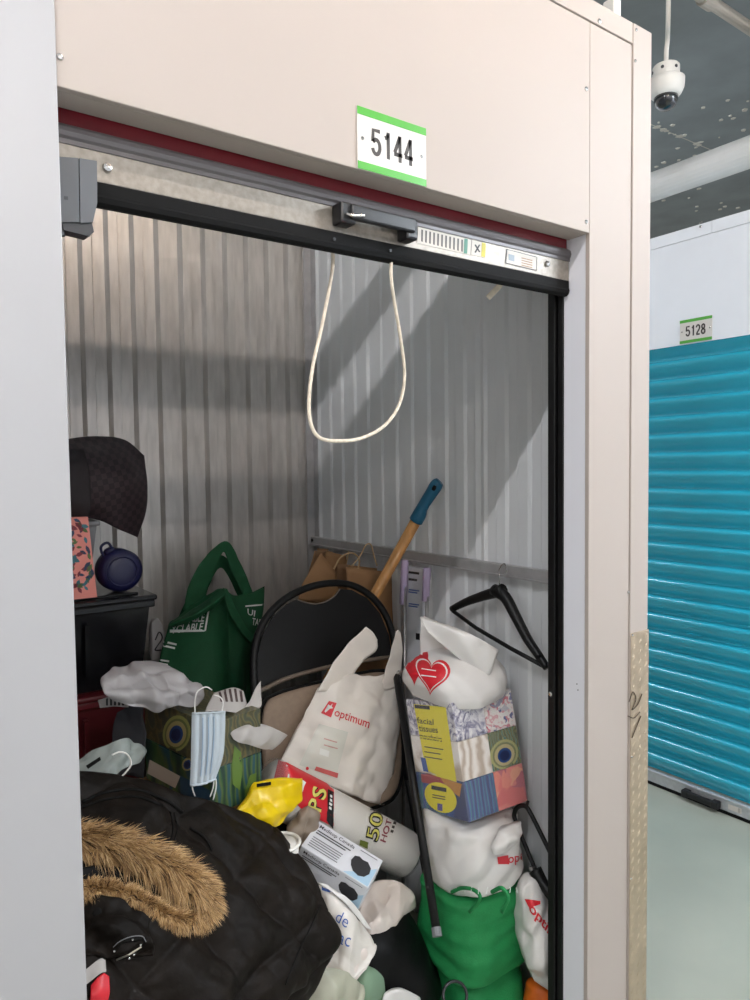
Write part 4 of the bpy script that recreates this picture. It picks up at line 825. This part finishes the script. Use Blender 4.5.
obj('film_end', *loft([(c_b+axn*.012, np.cross(axn, Z_)*.069, np.cross(axn, np.cross(axn, Z_))*.069), (c_b+axn*.035, np.cross(axn, Z_)*.05, np.cross(axn, np.cross(axn, Z_))*.03), (c_b+axn*.06+np.array([0, 0, .03]), np.cross(axn, Z_)*.03, np.cross(axn, np.cross(axn, Z_))*.008)], 16, 30, .012, 12, 3, capend=False), B['clearg'], cu, smooth=True)
rd = decal('red_label', np.array([(0, 1), (1, 1), (1, 0), (.55, .05), (0, .45)]), [(0, 1, 2, 3, 4)], [(280, 757), (333, 785), (333, 826), (270, 800)], cv, B['red'], cu, .0035, .1)
lime = mat('lime_print', 'D6D06A', .4)
for s, qd, m_, o_, bo in (('S', [(312, 786), (326, 791), (324, 801), (310, 796)], lime, .0050, .02), ('P', [(309, 797), (322, 802), (320, 812), (306, 807)], lime, .0050, .02)):
    # lettering runs up the sleeve
    Vt, Ft = textmesh(s, bo); Vr = np.stack([1-Vt[:, 1], Vt[:, 0]], 1) 
    q0, q1, q2, q3 = qd; 
    k0 = decal('lettering_outline', *(lambda V_, F_: ((V_-.5)*1.0+.5, F_))(*textmesh(s, .06)), [q3, q0, q1, q2], cv, M['inkb'], rd, o_-.0006, .3)
    decal('lettering', Vt, Ft, [q3, q0, q1, q2], cv, m_, rd, o_, .3)
decal('black_band', *SQ, [(327, 790), (332.5, 793), (332.5, 828), (326, 820)], cv, M['inkb'], rd, .0045, .2); decal('white_band', *bars(4, .6, .2, 3), [(328.5, 795), (331, 796.5), (331, 812), (328, 810)], cv, B['wprint'], rd, .0052, .3)
decal('white_band', *SQ, [(299, 779), (305, 783), (301, 792), (297, 789)], cv, B['wprint'], rd, .0045, .3)
n50 = [(384, 816), (366, 811.5), (359, 836), (377, 842)]
for s, bo, m_, o_ in (('50', .05, M['inkb'], .0035), ('50', .0, lime, .0045)):
    Vt, Ft = textmesh(s, bo); k = 1.1 if bo else .97; Vt = (Vt-.5)*k+.5
    decal('lettering', Vt, Ft, [(365, 837), (370, 812), (383, 816), (377, 841)], cv, m_, cu, o_, .25)
ptext('lettering', 'CUPS', [(384, 815), (369, 810.5), (370, 807.5), (385, 812)], cv, M['inkb'], cu, .03, .0035)
for s, qd, m_ in (('HOT', [(379, 840), (386, 819), (391.5, 820.5), (385, 842.5)], mat('wine_print', '8A3A48', .4)),): decal('lettering', *textmesh(s, .02), qd, cv, m_, cu, .0035, .3)
decal('small_print', *bars(3, .6, .3, 3), [(393, 822), (396, 823), (392, 835), (389, 834)], cv, M['ink'], cu, .0035, .4); decal('green_mark', *SQ, [(360, 839), (368, 842), (367, 848), (359, 844)], cv, mat('moss_print', '6E7A2E', .4), cu, .0035, .3)

# ---- face mask carton
MO = np.array([.704, .505, .655]); ma, mb, mc = np.array([.5462, -.7325, -.4063]), np.array([-.8343, -.5192, -.1854]), np.array([-.0752, .4402, -.8947]); MD = (.194, .099, .079)
mk = thing('mask_carton', 'white carton picturing black face masks in front of the cup sleeve', 'box', MO+ma*.1+mb*.05+mc*.08)
mko = obj('body', *gbox(MO, ma*MD[0], mb*MD[1], mc*MD[2], .0015, 1), B['carton'], mk); mv = bvh(mko)
bm_ = mat('pale_blue_print', 'A9C7DC', .5); lead = mat('print_charcoal', '2A2A2E', .5)
for f in (0, 1):
    def fc_(x, y): 
        p = MO+ma*MD[0]*x+(mb*MD[1]*y if f == 0 else mb*MD[1]+mc*MD[2]*y)
        c = MR@(p-CAM); return (375+F*c[0]/c[2], 500+F*c[1]/c[2])
    Q = lambda x0, y0, x1, y1: [fc_(x0, y0), fc_(x1, y0), fc_(x1, y1), fc_(x0, y1)]
    decal('blue_patch', np.array([(0, 0), (1, 0), (1, 1), (.55, .45)]), [(0, 1, 2, 3)], Q(.62, .35, .985, .98), mv, bm_, mk, .0008, .3)
    ptext('lettering', 'Meditop Canada', Q(.06, .09, .60, .24), mv, lead, mk, .006, .0012)
    decal('small_print', *bars(2, .45, .35, 3), Q(.06, .29, .62, .45), mv, lead, mk, .0012, .3)
    if f == 0: decal('small_print', *bars(5, .4, .15, 5), Q(.06, .54, .56, .92), mv, M['grey_p'], mk, .0012, .3)
    decal('small_print', *bars(1, .5, .1, 5), Q(.68, .1, .95, .15), mv, M['grey_p'], mk, .0012, .3)
    decal('printed_mask', np.array([(.05, .85), (.25, .95), (.45, .88), (.7, .92), (.95, .7), (1, .4), (.85, .12), (.6, .0), (.3, .08), (.1, .3), (0, .55)]), [tuple(range(11))], Q(.64, .28, .93, .86), mv, lead, mk, .0014, .3)
# ---- yellow carrier, clouded bag, white tub
yb = thing('yellow_carrier', 'crumpled yellow carrier between coat and cup sleeve', 'bag', pY(270, 822, .47))
obj('body', *pillow(gpx([[(255, 783, .50), (270, 780, .49), (286, 779, .49), (301, 778, .5)], [(248, 798, .48), (270, 797, .465), (288, 794, .465), (303, 798, .48)], [(236, 814, .47), (258, 815, .45), (280, 814, .45), (294, 808, .47)], [(240, 830, .47), (258, 832, .45), (275, 828, .45), (285, 822, .46)]]), (.0, .07, -.02), 48, 48, .020, 11, 81, bulge=.006), B['yellow'], yb, smooth=True)
obj('handle_slot', *slab([pY(u, v, .478) for u, v in ((257, 784), (271, 782), (271, 785), (257, 787))], (0, .002, 0)), M['black'], yb)
tag(obj('clouded_bag', *loft([rg(pY(300, 850, .5), .03, .02), rg(pY(300, 842, .5), .04, .025), rg(pY(303, 828, .5), .042, .025), rg(pY(307, 814, .5), .026, .02), rg(pY(308, 806, .5), .005, .005)], 36, 44, .02, 16, 91), mat('taupe_clouded_plastic', '9C8C7C', .3, sss=.2, bump=.4, bscale=40), smooth=True), 'taupe clouded plastic bag beside the yellow carrier', 'bag')
wt = thing('white_tub', 'small white tub half hidden by the coat below the yellow carrier', 'tub', pY(280, 880, .43)); q = pY(279, 840, .44)
obj('body', *lathe((q[0], .43, q[2]-.09), [(.038, 0), (.044, .085)], 24), M['white_p'], wt, smooth=True); obj('rim', *tube([(q[0]+.046*math.cos(a), .43+.046*math.sin(a), q[2]-.002) for a in np.arange(24)*2*np.pi/24], .004, 8, closed=True), M['white_p'], wt, smooth=True)

# ---- loose carriers in front of the black bag
bk = obj('black_bag', *loft([rg((.80, .46, 0), .20, .12), rg((.80, .46, .06), .24, .15), rg((.80, .46, .22), .23, .15), rg((.80, .47, .35), .17, .12), rg((.80, .47, .41), .04, .04)], 50, 70, .035, 4.5, 97), B['binbag'], smooth=True)
tag(bk, 'large black bin bag on the floor in the middle of the heap', 'bag')
sc_ = thing('carrier_bag', 'white carrier with blue script beside the coat', 'bag', pY(345, 980, .33), 'loose white carriers in the heap')
sco = obj('body', *pillow(gpx([[(316, 884, .40), (334, 894, .37), (350, 909, .36), (364, 925, .37)], [(326, 908, .37), (343, 920, .33), (358, 932, .325), (374, 944, .34)], [(333, 936, .34), (346, 946, .31), (358, 953, .305), (376, 947, .33)], [(324, 972, .33), (340, 977, .30), (353, 981, .295), (370, 962, .31)]]), (.02, .05, -.02), 50, 50, .018, 12, 101), B['ivory'], sc_, smooth=True); sv = bvh(sco)
for s, qd in (('de', [(339, 910), (350, 917), (346, 928), (335, 920)]), ('ac', [(340, 934), (351, 938), (349, 947), (338, 943)])): ptext('script', s, qd, sv, B['blueink'], sc_, -.005, .002)
decal('blue_print', *SQ, [(322, 885), (330, 888), (330, 893), (322, 890)], sv, B['blueink'], sc_, .002, .3)
obj('torn_edge', *sheet(gpx([[(318, 882, .385), (342, 900, .35), (366, 928, .335)], [(326, 884, .38), (352, 902, .345), (372, 930, .335)]]), 6, 30, .004, 14, 3), B['whitebag'], sc_, smooth=True)
fw = thing('carrier_bag', 'pinkish white carrier flopping out below the mask carton', 'bag', pY(380, 940, .38), 'loose white carriers in the heap')
obj('body', *pillow(gpx([[(368, 884, .46), (388, 880, .44), (404, 884, .44), (415, 898, .45)], [(361, 904, .43), (384, 902, .40), (398, 902, .41), (416, 906, .44)], [(360, 924, .40), (375, 922, .37), (390, 922, .38), (402, 915, .41)], [(364, 936, .38), (375, 944, .365), (383, 940, .37), (392, 928, .39)]]), (.02, .06, -.02), 50, 50, .020, 11, 111), B['pinkw'], fw, smooth=True)
obj('body_fold', *pillow(gpx([[(352, 942, .34), (364, 944, .33), (376, 944, .34)], [(345, 962, .32), (358, 962, .31), (370, 962, .32)], [(342, 978, .31), (352, 983, .30), (366, 970, .31)]]), (.02, .04, -.01), 20, 20, .008, 12, 3), B['pinkw'], fw, smooth=True)
tag(obj('clear_bag', *pillow(gpx([[(296, 975, .31), (320, 968, .30), (345, 972, .29), (364, 985, .29)], [(290, 1005, .28), (318, 1000, .26), (345, 1000, .26), (366, 1006, .27)], [(290, 1060, .26), (320, 1060, .24), (348, 1060, .24), (366, 1060, .25)]]), (.03, .10, -.05), 44, 44, .02, 12, 121), B['olive'], smooth=True), 'pale cloudy bag at the bottom edge below the script carrier', 'bag')
tag(obj('sage_pouch', *pillow(gpx([[(352, 972, .34), (366, 966, .33), (382, 972, .34)], [(356, 995, .32), (370, 990, .30), (386, 996, .32)], [(356, 1040, .31), (370, 1040, .30), (388, 1040, .31)]]), (.02, .06, -.02), 24, 24, .008, 10, 131), B['sage'], smooth=True), 'sage green cloth pouch at the bottom edge of the heap', 'pouch')
tag(obj('white_scrap', *pillow(gpx([[(384, 994, .3), (402, 989, .29), (420, 997, .3)], [(382, 1010, .29), (402, 1010, .28), (424, 1010, .29)], [(382, 1040, .28), (402, 1040, .27), (424, 1040, .28)]]), (.02, .05, -.02), 20, 20, .008, 14, 141), B['whitebag'], smooth=True), 'crumpled white scrap at the bottom edge beside the sage pouch', 'scrap')
q = pY(455, 995, .2); tag(obj('cable_loop', *tube([q+np.array([.035*math.cos(a), .02*math.sin(a), .02*math.sin(a)]) for a in np.arange(14)*2*np.pi/14], .004, 8, closed=True, sub=3), M['blackp'], smooth=True), 'thin black cable loop at the bottom of the heap', 'cable')

# ---- hidden supports and left heap
tote('storage_bin', 'dark bin buried beneath the coat', .02, .44, .16, .46, 0, .36, B['tote'])
tote('storage_bin', 'brown bin buried beneath the feather-print pack', .02, .55, .50, .84, 0, .752, B['cardbox'])
PO = np.array([.41, .505, .98]); pa_, pb_ = np.array([.9775, .2012, 0]), np.array([-.2013, .9795, 0]); PD = (.15, .31, .225)
pq = thing('tissue_pack', 'pack of feather-print tissue boxes behind the hanging face mask', 'tissue boxes', PO-Z_*PD[2])
bxs = []
for i, mm in enumerate(('feather2', 'feather3')):
    bxs.append(obj('tissue_box', *gbox(PO-Z_*PD[2]*(1-i*.5)+Z_*.0005, pa_*PD[0], pb_*PD[1], Z_*(PD[2]*.5-.001), .002, 1), PRN[mm], pq))
allv, allf = join([([np.array(v.co)+wloc(k) for v in k.data.vertices], [tuple(p.vertices) for p in k.data.polygons]) for k in bxs]); pt = BVHTree.FromPolygons([tuple(v) for v in allv], allf)
eye((177, 735), 14, 18, pt, bxs[1], EY); eye((188, 765), 8, 9, pt, bxs[1], EY[2:])
decal('blue_band', *SQ, [(180, 775), (210, 790), (211, 812), (181, 796)], pt, mat('band_teal', '25506A', .4), bxs[0], .001, .2)
for qd in ([(228, 752), (238, 740), (247, 780), (232, 800)], [(240, 790), (256, 765), (257, 790), (246, 810)]): decal('feather_blade', np.array([(.5, 0), (.85, .3), (1, .7), (.6, 1), (.2, .7), (.1, .3)]), [tuple(range(6))], qd, pt, mat('blade_green', '5E7A36', .4), bxs[0], .0015, .2)
decal('pale_label', *SQ, [(146, 757), (181, 776), (176, 788), (144, 771)], pt, B['lab'], pq, .002, .2)
# surgical mask
msk = thing('face_mask', 'pale blue pleated face mask hanging by its loops', 'face mask', pY(208, 786, .475))
Gm = gpx([[(192, 713), (203, 712), (214, 711.5), (225.5, 711)], [(191.5, 738), (203, 738), (214, 737), (225, 735)], [(191, 762), (202, 761), (212, 759), (223, 757)], [(190, 785), (200, 783), (209, 780), (216, 778)]], .478)
D = dense(Gm, 40, 48); tt_ = np.linspace(0, 1, 48)[None, :, None]; D = D+np.array([0, -1., 0])*.004*np.abs(np.sin(tt_*np.pi*5))+np.array([0, -1, 0])*.006*np.sin(np.pi*tt_)
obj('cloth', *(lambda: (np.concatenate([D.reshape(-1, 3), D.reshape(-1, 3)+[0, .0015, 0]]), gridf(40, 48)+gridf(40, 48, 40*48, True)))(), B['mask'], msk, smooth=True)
for tcol in (.28, .46, .62): 
    j = int(tcol*47); obj('pleat_line', *tube(D[2:-2:4, j]+np.array([0, -.0015, 0]), .0016, 5), B['maskb'], msk)
for row in (0, -1): obj('edge_band', *tube(D[row, ::4]+np.array([0, -.001, 0]), .0026, 6), B['mask'], msk, smooth=True)
for pts in (((195, 713), (195, 700), (198, 691), (206, 687), (212, 690)), ((222, 712), (223, 702), (220, 697), (214, 695)), ((192, 785), (193, 791), (195, 796)), ((214, 779), (213, 788), (210, 797)), ((216, 779), (216, 788), (213, 800))): obj('ear_loop', *tube([pY(u, v, .474) for u, v in pts], .0016, 6, sub=5), B['loop'], msk, smooth=True)
# white bag on the feather pack, papers
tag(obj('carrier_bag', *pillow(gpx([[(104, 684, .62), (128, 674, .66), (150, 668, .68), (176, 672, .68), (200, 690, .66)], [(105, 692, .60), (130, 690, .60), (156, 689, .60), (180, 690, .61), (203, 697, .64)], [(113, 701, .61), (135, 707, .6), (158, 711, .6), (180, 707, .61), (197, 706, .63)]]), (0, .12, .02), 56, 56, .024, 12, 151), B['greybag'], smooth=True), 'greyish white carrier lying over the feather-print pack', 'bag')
def scrap(nm, label, cat, G, m, seed, amp=.006, nu=20, nv=24): return tag(obj(nm, *sheet(gpx(G), nu, nv, amp, 10, seed, .0012), m, smooth=True), label, cat)
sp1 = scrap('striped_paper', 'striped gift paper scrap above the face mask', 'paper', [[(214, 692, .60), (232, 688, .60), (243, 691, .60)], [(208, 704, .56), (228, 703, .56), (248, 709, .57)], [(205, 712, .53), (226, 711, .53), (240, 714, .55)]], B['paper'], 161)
s1 = bvh(sp1)
for k in range(5): decal('stripe', *SQ, [(218+k*5.2, 690-.4*k), (220.5+k*5.2, 690-.4*k), (223+k*5.0, 702), (220.5+k*5.0, 702)], s1, mat('stripe_brown', '4A3A38', .6), sp1, .001, .3)
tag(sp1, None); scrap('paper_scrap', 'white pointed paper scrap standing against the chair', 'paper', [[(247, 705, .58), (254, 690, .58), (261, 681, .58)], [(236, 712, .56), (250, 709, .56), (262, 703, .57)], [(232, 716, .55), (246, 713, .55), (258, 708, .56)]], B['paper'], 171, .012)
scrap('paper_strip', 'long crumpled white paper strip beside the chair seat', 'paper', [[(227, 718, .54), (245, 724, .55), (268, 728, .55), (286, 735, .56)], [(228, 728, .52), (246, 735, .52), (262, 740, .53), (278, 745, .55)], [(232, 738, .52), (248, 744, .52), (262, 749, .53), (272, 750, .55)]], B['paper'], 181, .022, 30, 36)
scrap('grey_rag', 'dark grey rag bunched behind the paper strip', 'rag', [[(230, 706, .60), (245, 716, .60), (258, 715, .60)], [(228, 716, .58), (244, 722, .58), (256, 724, .58)], [(226, 735, .57), (250, 740, .57), (262, 735, .58)]], mat('grey_rag', '4C4A4C', .8), 191, .024, 30, 36)
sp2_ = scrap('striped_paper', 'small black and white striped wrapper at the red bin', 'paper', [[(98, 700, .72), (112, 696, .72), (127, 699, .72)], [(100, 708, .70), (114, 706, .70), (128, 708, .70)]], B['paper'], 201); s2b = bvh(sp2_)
for k in range(5): decal('stripe', *SQ, [(106+k*4, 696), (107.8+k*4, 696), (107.8+k*4, 709), (106+k*4, 709)], s2b, M['inkb'], sp2_, .001, .3)
gh = thing('clear_bag', 'grey-green cloudy bag with a wire hook above the coat', 'bag', pY(110, 785, .58))
obj('body', *pillow(gpx([[(50, 772, .62), (82, 757, .60), (105, 745, .59), (125, 739, .59), (143, 744, .61)], [(50, 785, .6), (85, 772, .57), (108, 760, .56), (126, 753, .56), (146, 752, .59)], [(50, 800, .58), (85, 790, .55), (108, 782, .54), (124, 770, .55), (138, 762, .57)]]), (0, .07, -.02), 48, 48, .018, 13, 211), B['clearg'], gh, smooth=True)
obj('handle_slot', *slab([pY(u, v, .545) for u, v in ((86, 766), (100, 757), (101, 760), (88, 769))], (0, .002, 0)), M['black'], gh)
obj('hook', *tube([pY(u, v, .53) for u, v in ((112, 755), (120, 752), (128, 755), (131, 764), (126, 772), (120, 778))], .002, 6, sub=5), M['white_p'], gh, smooth=True)
scrap('dark_gap_sheet', 'dark grey sheet filling the dark gap between red bin and feather-print pack', 'cloth', [[(116, 712, .74), (130, 706, .72), (146, 704, .68)], [(112, 735, .72), (128, 735, .70), (145, 735, .66)], [(110, 775, .70), (128, 775, .68), (145, 778, .64)]], mat('dark_gap_sheet', '2A2A2E', .8), 221, .014)  # dark sheet stands in for the dark gap between bin and pack

# ---- parka
rows = [[(45, 768, .56), (80, 774, .545), (130, 777, .50), (175, 793, .46), (215, 803, .455), (250, 816, .455), (276, 830, .45)],
        [(45, 805, .46), (80, 812, .44), (130, 810, .42), (180, 822, .40), (225, 834, .392), (270, 845, .39), (304, 863, .385)],
        [(48, 868, .34), (80, 872, .32), (140, 870, .30), (190, 872, .295), (240, 882, .295), (290, 896, .30), (326, 906, .315)],
        [(50, 930, .24), (80, 932, .22), (140, 930, .21), (200, 932, .21), (250, 940, .225), (300, 945, .25), (339, 936, .28)],
        [(54, 1000, .165), (82, 1000, .15), (140, 1000, .14), (200, 1000, .14), (245, 1000, .16), (285, 986, .205), (328, 963, .26)],
        [(60, 1090, .13), (92, 1090, .115), (140, 1090, .11), (190, 1090, .11), (230, 1075, .135), (262, 1050, .18), (305, 1002, .25)]]
NU, NV = 120, 140
D = dense(gpx(rows), NU, NV); N = gnormal(D); s = np.linspace(0, 1, NU)[:, None]*np.ones((1, NV)); t = np.linspace(0, 1, NV)[None]*np.ones((NU, 1))
wq = .06*pn(D*5, 3)[...]; A1 = (s*2.6+t*3.1)+wq*2; A2 = (s*2.6-t*3.1)+wq*2
puff = (np.abs(np.sin(np.pi*A1))*np.abs(np.sin(np.pi*A2)))**.38
hgt = .022*puff+.017*crumple(D, 7, 5, 4)+.0055*crumple(D, 24, 9, 4)+.012*pn(D*9, 8)
edge = np.clip(6*np.minimum(np.minimum(s, 1-s), np.minimum(t, 1-t)), 0, 1)**.6
Ft_ = D+N*(hgt*(.3+.7*edge))[..., None]; Bk_ = D-N*(.03*edge+.004)[..., None]
Vc = np.concatenate([Ft_.reshape(-1, 3), Bk_.reshape(-1, 3)]); n = NU*NV; ring = list(range(NV))+[i*NV+NV-1 for i in range(1, NU)]+[(NU-1)*NV+j for j in range(NV-2, -1, -1)]+[i*NV for i in range(NU-2, 0, -1)]
Fk = gridf(NU, NV)+gridf(NU, NV, n, True)+[(ring[(k+1) % len(ring)], ring[k], ring[k]+n, ring[(k+1) % len(ring)]+n) for k in range(len(ring))]
ct_ = thing('parka', 'black quilted parka with a brown fur-trimmed hood heaped at the front', 'coat', (.25, .28, .45))
coat = obj('shell', Vc, Fk, B['nylon'], ct_, smooth=True); cvh = bvh(coat)
def seam(pts, r=.0016, m=None, off=.001, nm='seam', sub=5):
    pts = cr(np.array(pts, float), sub*len(pts)); P = [on(cvh, u, v, off) for u, v in pts]; P = [p for p in P if p is not None]
    return obj(nm, *tube(P, r, 6), m or B['nylon2'], ct_, smooth=True)
seam([(82, 802), (105, 793), (135, 790), (165, 800), (182, 812)], .004, nm='zip'); seam([(82, 808), (105, 800), (135, 797), (162, 806)], .003, nm='zip')
seam([(170, 812), (173, 830), (168, 848)]); seam([(174, 812), (177, 830), (172, 848)])
seam([(320, 905), (312, 925), (300, 948), (285, 985)], .0018); seam([(190, 828), (205, 838), (212, 850)], .003)
# hood lining
obj('hood_lining', *loft([(on(cvh, 70, 885, .0), np.array([.03, 0, 0]), np.array([0, .01, .02])), (on(cvh, 120, 888, .006), np.array([.04, 0, 0]), np.array([0, .015, .022])), (on(cvh, 175, 902, .006), np.array([.05, 0, 0]), np.array([0, .015, .02])), (on(cvh, 208, 915, .0), np.array([.02, 0, 0]), np.array([0, .008, .01]))], 20, 24, .006, 9, 4), B['nylon2'], ct_, smooth=True)
# hood roll below the fur
obj('hood_fold', *pillow(np.array([[on(cvh, u, v, o_) for u, v, o_ in r] for r in ([(72, 905, .012), (110, 903, .015), (150, 920, .012)], [(74, 930, .02), (112, 928, .03), (150, 935, .02)], [(78, 960, .012), (115, 962, .014), (150, 958, .01)])]), (0, .03, -.02), 44, 44, .022, 14, 5), B['nylon'], ct_, smooth=True)
# fur
path = [(52, 840, 17), (80, 844, 18), (108, 850, 19), (138, 860, 20), (166, 873, 20), (192, 889, 18), (206, 904, 14), (200, 918, 9), (181, 922, 7), (162, 915, 7), (142, 903, 7), (116, 894, 9), (90, 893, 10), (55, 894, 10)]
pts = cr(np.array(path, float), 120); pth, rad = [], []
for u, v, r_ in pts:
    h = on(cvh, u, v, 0)
    if h is None: continue
    dist = np.dot(h-CAM, _fw); rr = r_*dist/F*.62; up_ = (CAM-h)/np.linalg.norm(CAM-h)*.5+Z_*.5; pth.append(h+up_*rr*.7); rad.append(rr)
pth = np.array(pth); rad = np.array(rad)
k_ = np.ones(9)/9; sm_ = lambda a: np.convolve(np.pad(a, 4, mode='edge'), k_, 'valid'); pth = np.stack([sm_(pth[:, i]) for i in range(3)], 1); rad = sm_(rad)
FU = [mat('fur_root_brown', '3E2A1A', .8), mat('fur_mid_brown', '8A6844', .75), mat('fur_tan', 'B8925F', .7), mat('fur_gold', 'D6B483', .7)]
fu = obj('fur_trim', *tube(pth, rad*.8, 14), FU[0], ct_, smooth=True)
Vf, Ff, Mf = [], [], []
Tn = np.gradient(pth, axis=0); Tn /= np.linalg.norm(Tn, axis=1)[:, None]; rr_ = random.Random(4)
clump = [np.array([rr_.gauss(0, 1) for _ in range(3)])*.35 for _ in range(400)]
NS = 15000
for i in range(NS):
    k = rr_.randrange(len(pth)); T_ = Tn[k]; tow = (CAM-pth[k]); tow /= np.linalg.norm(tow)
    s1_ = np.cross(T_, tow); s1_ /= np.linalg.norm(s1_); a = rr_.uniform(-2.0, 2.0); nr = tow*math.cos(a)+s1_*math.sin(a)
    p0 = pth[k]+nr*rad[k]*.75+T_*rr_.uniform(-.004, .004); cl_ = clump[(k//3)*7 % 390+int((a+2)*2)]
    dr_ = nr*.75+T_*.35+np.array([.25, -.1, -.45])*.8+cl_*.7+np.array([rr_.gauss(0, .16) for _ in range(3)]); dr_ /= np.linalg.norm(dr_); L_ = rad[k]*rr_.uniform(.8, 1.9)+.008
    sd = np.cross(dr_, tow); sd /= np.linalg.norm(sd)+1e-9; w0 = rr_.uniform(.0006, .0011); p1 = p0+dr_*L_*.5; p2 = p0+dr_*L_+np.array([.05, 0, -.25])*L_
    b0 = len(Vf); Vf += [p0-sd*w0, p0+sd*w0, p1+sd*w0*.8, p1-sd*w0*.8, p2]; Ff += [(b0, b0+1, b0+2, b0+3), (b0+3, b0+2, b0+4)]
    c_ = rr_.choices((0, 1, 2, 3), (1, 3, 5, 4))[0]; Mf += [min(c_, 2), c_]
tag(obj('fur_hairs', Vf, Ff, FU[0], fu, mats=FU, midx=Mf), kind='stuff')
# badge, button
bq = [(116, 950), (122, 942), (134, 936), (146, 938), (144, 946), (130, 958), (118, 961)]
fold_o = [o for o in ct_.children if o.name.startswith('hood_fold')][0]; fvh = bvh(fold_o)
def ono(u, v, off):
    c_ = [p for p in (on(cvh, u, v, off), on(fvh, u, v, off)) if p is not None]; return min(c_, key=lambda p: np.linalg.norm(p-CAM))
bdg = obj('badge', [ono(u, v, .003) for u, v in bq], [tuple(range(len(bq)))], B['nylon2'], ct_)
for u, v in ((115, 951), (132, 939.5), (140, 943.5), (129, 956), (133, 953)): obj('badge_stud', *lathe(ono(u, v, .004), [(.0022, 0), (.0018, .0015), (.0008, .002)], 8, CAM-ono(u, v, 0)), M['chrome'], bdg)
obj('badge_bar', *tube([ono(u, v, .005) for u, v in ((116.5, 960), (128, 952.5), (141, 944.5))], .0016, 6), M['conduit'], bdg)
obj('badge_piping', *tube([ono(u, v, .004) for u, v in ((114, 947), (120, 941), (131, 936.5), (142, 937), (146, 941))], .0009, 5, sub=3), M['grey_p'], bdg)
obj('snap_button', *lathe(ono(97, 913, .002), [(.008, 0), (.008, .002), (.005, .003)], 14, CAM-ono(97, 913, 0)), B['nylon2'], ct_)
# packet tucked under the parka
pkt = thing('packet', 'red and white packet poking out at the lower left of the parka', 'packet', on(cvh, 95, 990, .01))
obj('white_flap', *sheet(np.array([[on(cvh, u, v, o_) for u, v, o_ in r] for r in ([(84, 972, .012), (96, 963, .014), (102, 964, .012)], [(84, 985, .016), (95, 978, .018), (103, 974, .014)])]), 14, 16, .004, 14, 3), B['paper'], pkt, smooth=True)
obj('body', *pillow(np.array([[on(cvh, u, v, o_) for u, v, o_ in r] for r in ([(90, 985, .008), (100, 976, .010), (107, 978, .008)], [(88, 994, .012), (98, 990, .014), (107, 990, .010)], [(88, 1003, .010), (98, 1000, .012), (106, 1000, .008)])]), (0, .012, -.008), 16, 16, .003, 14, 3), B['red'], pkt, smooth=True)
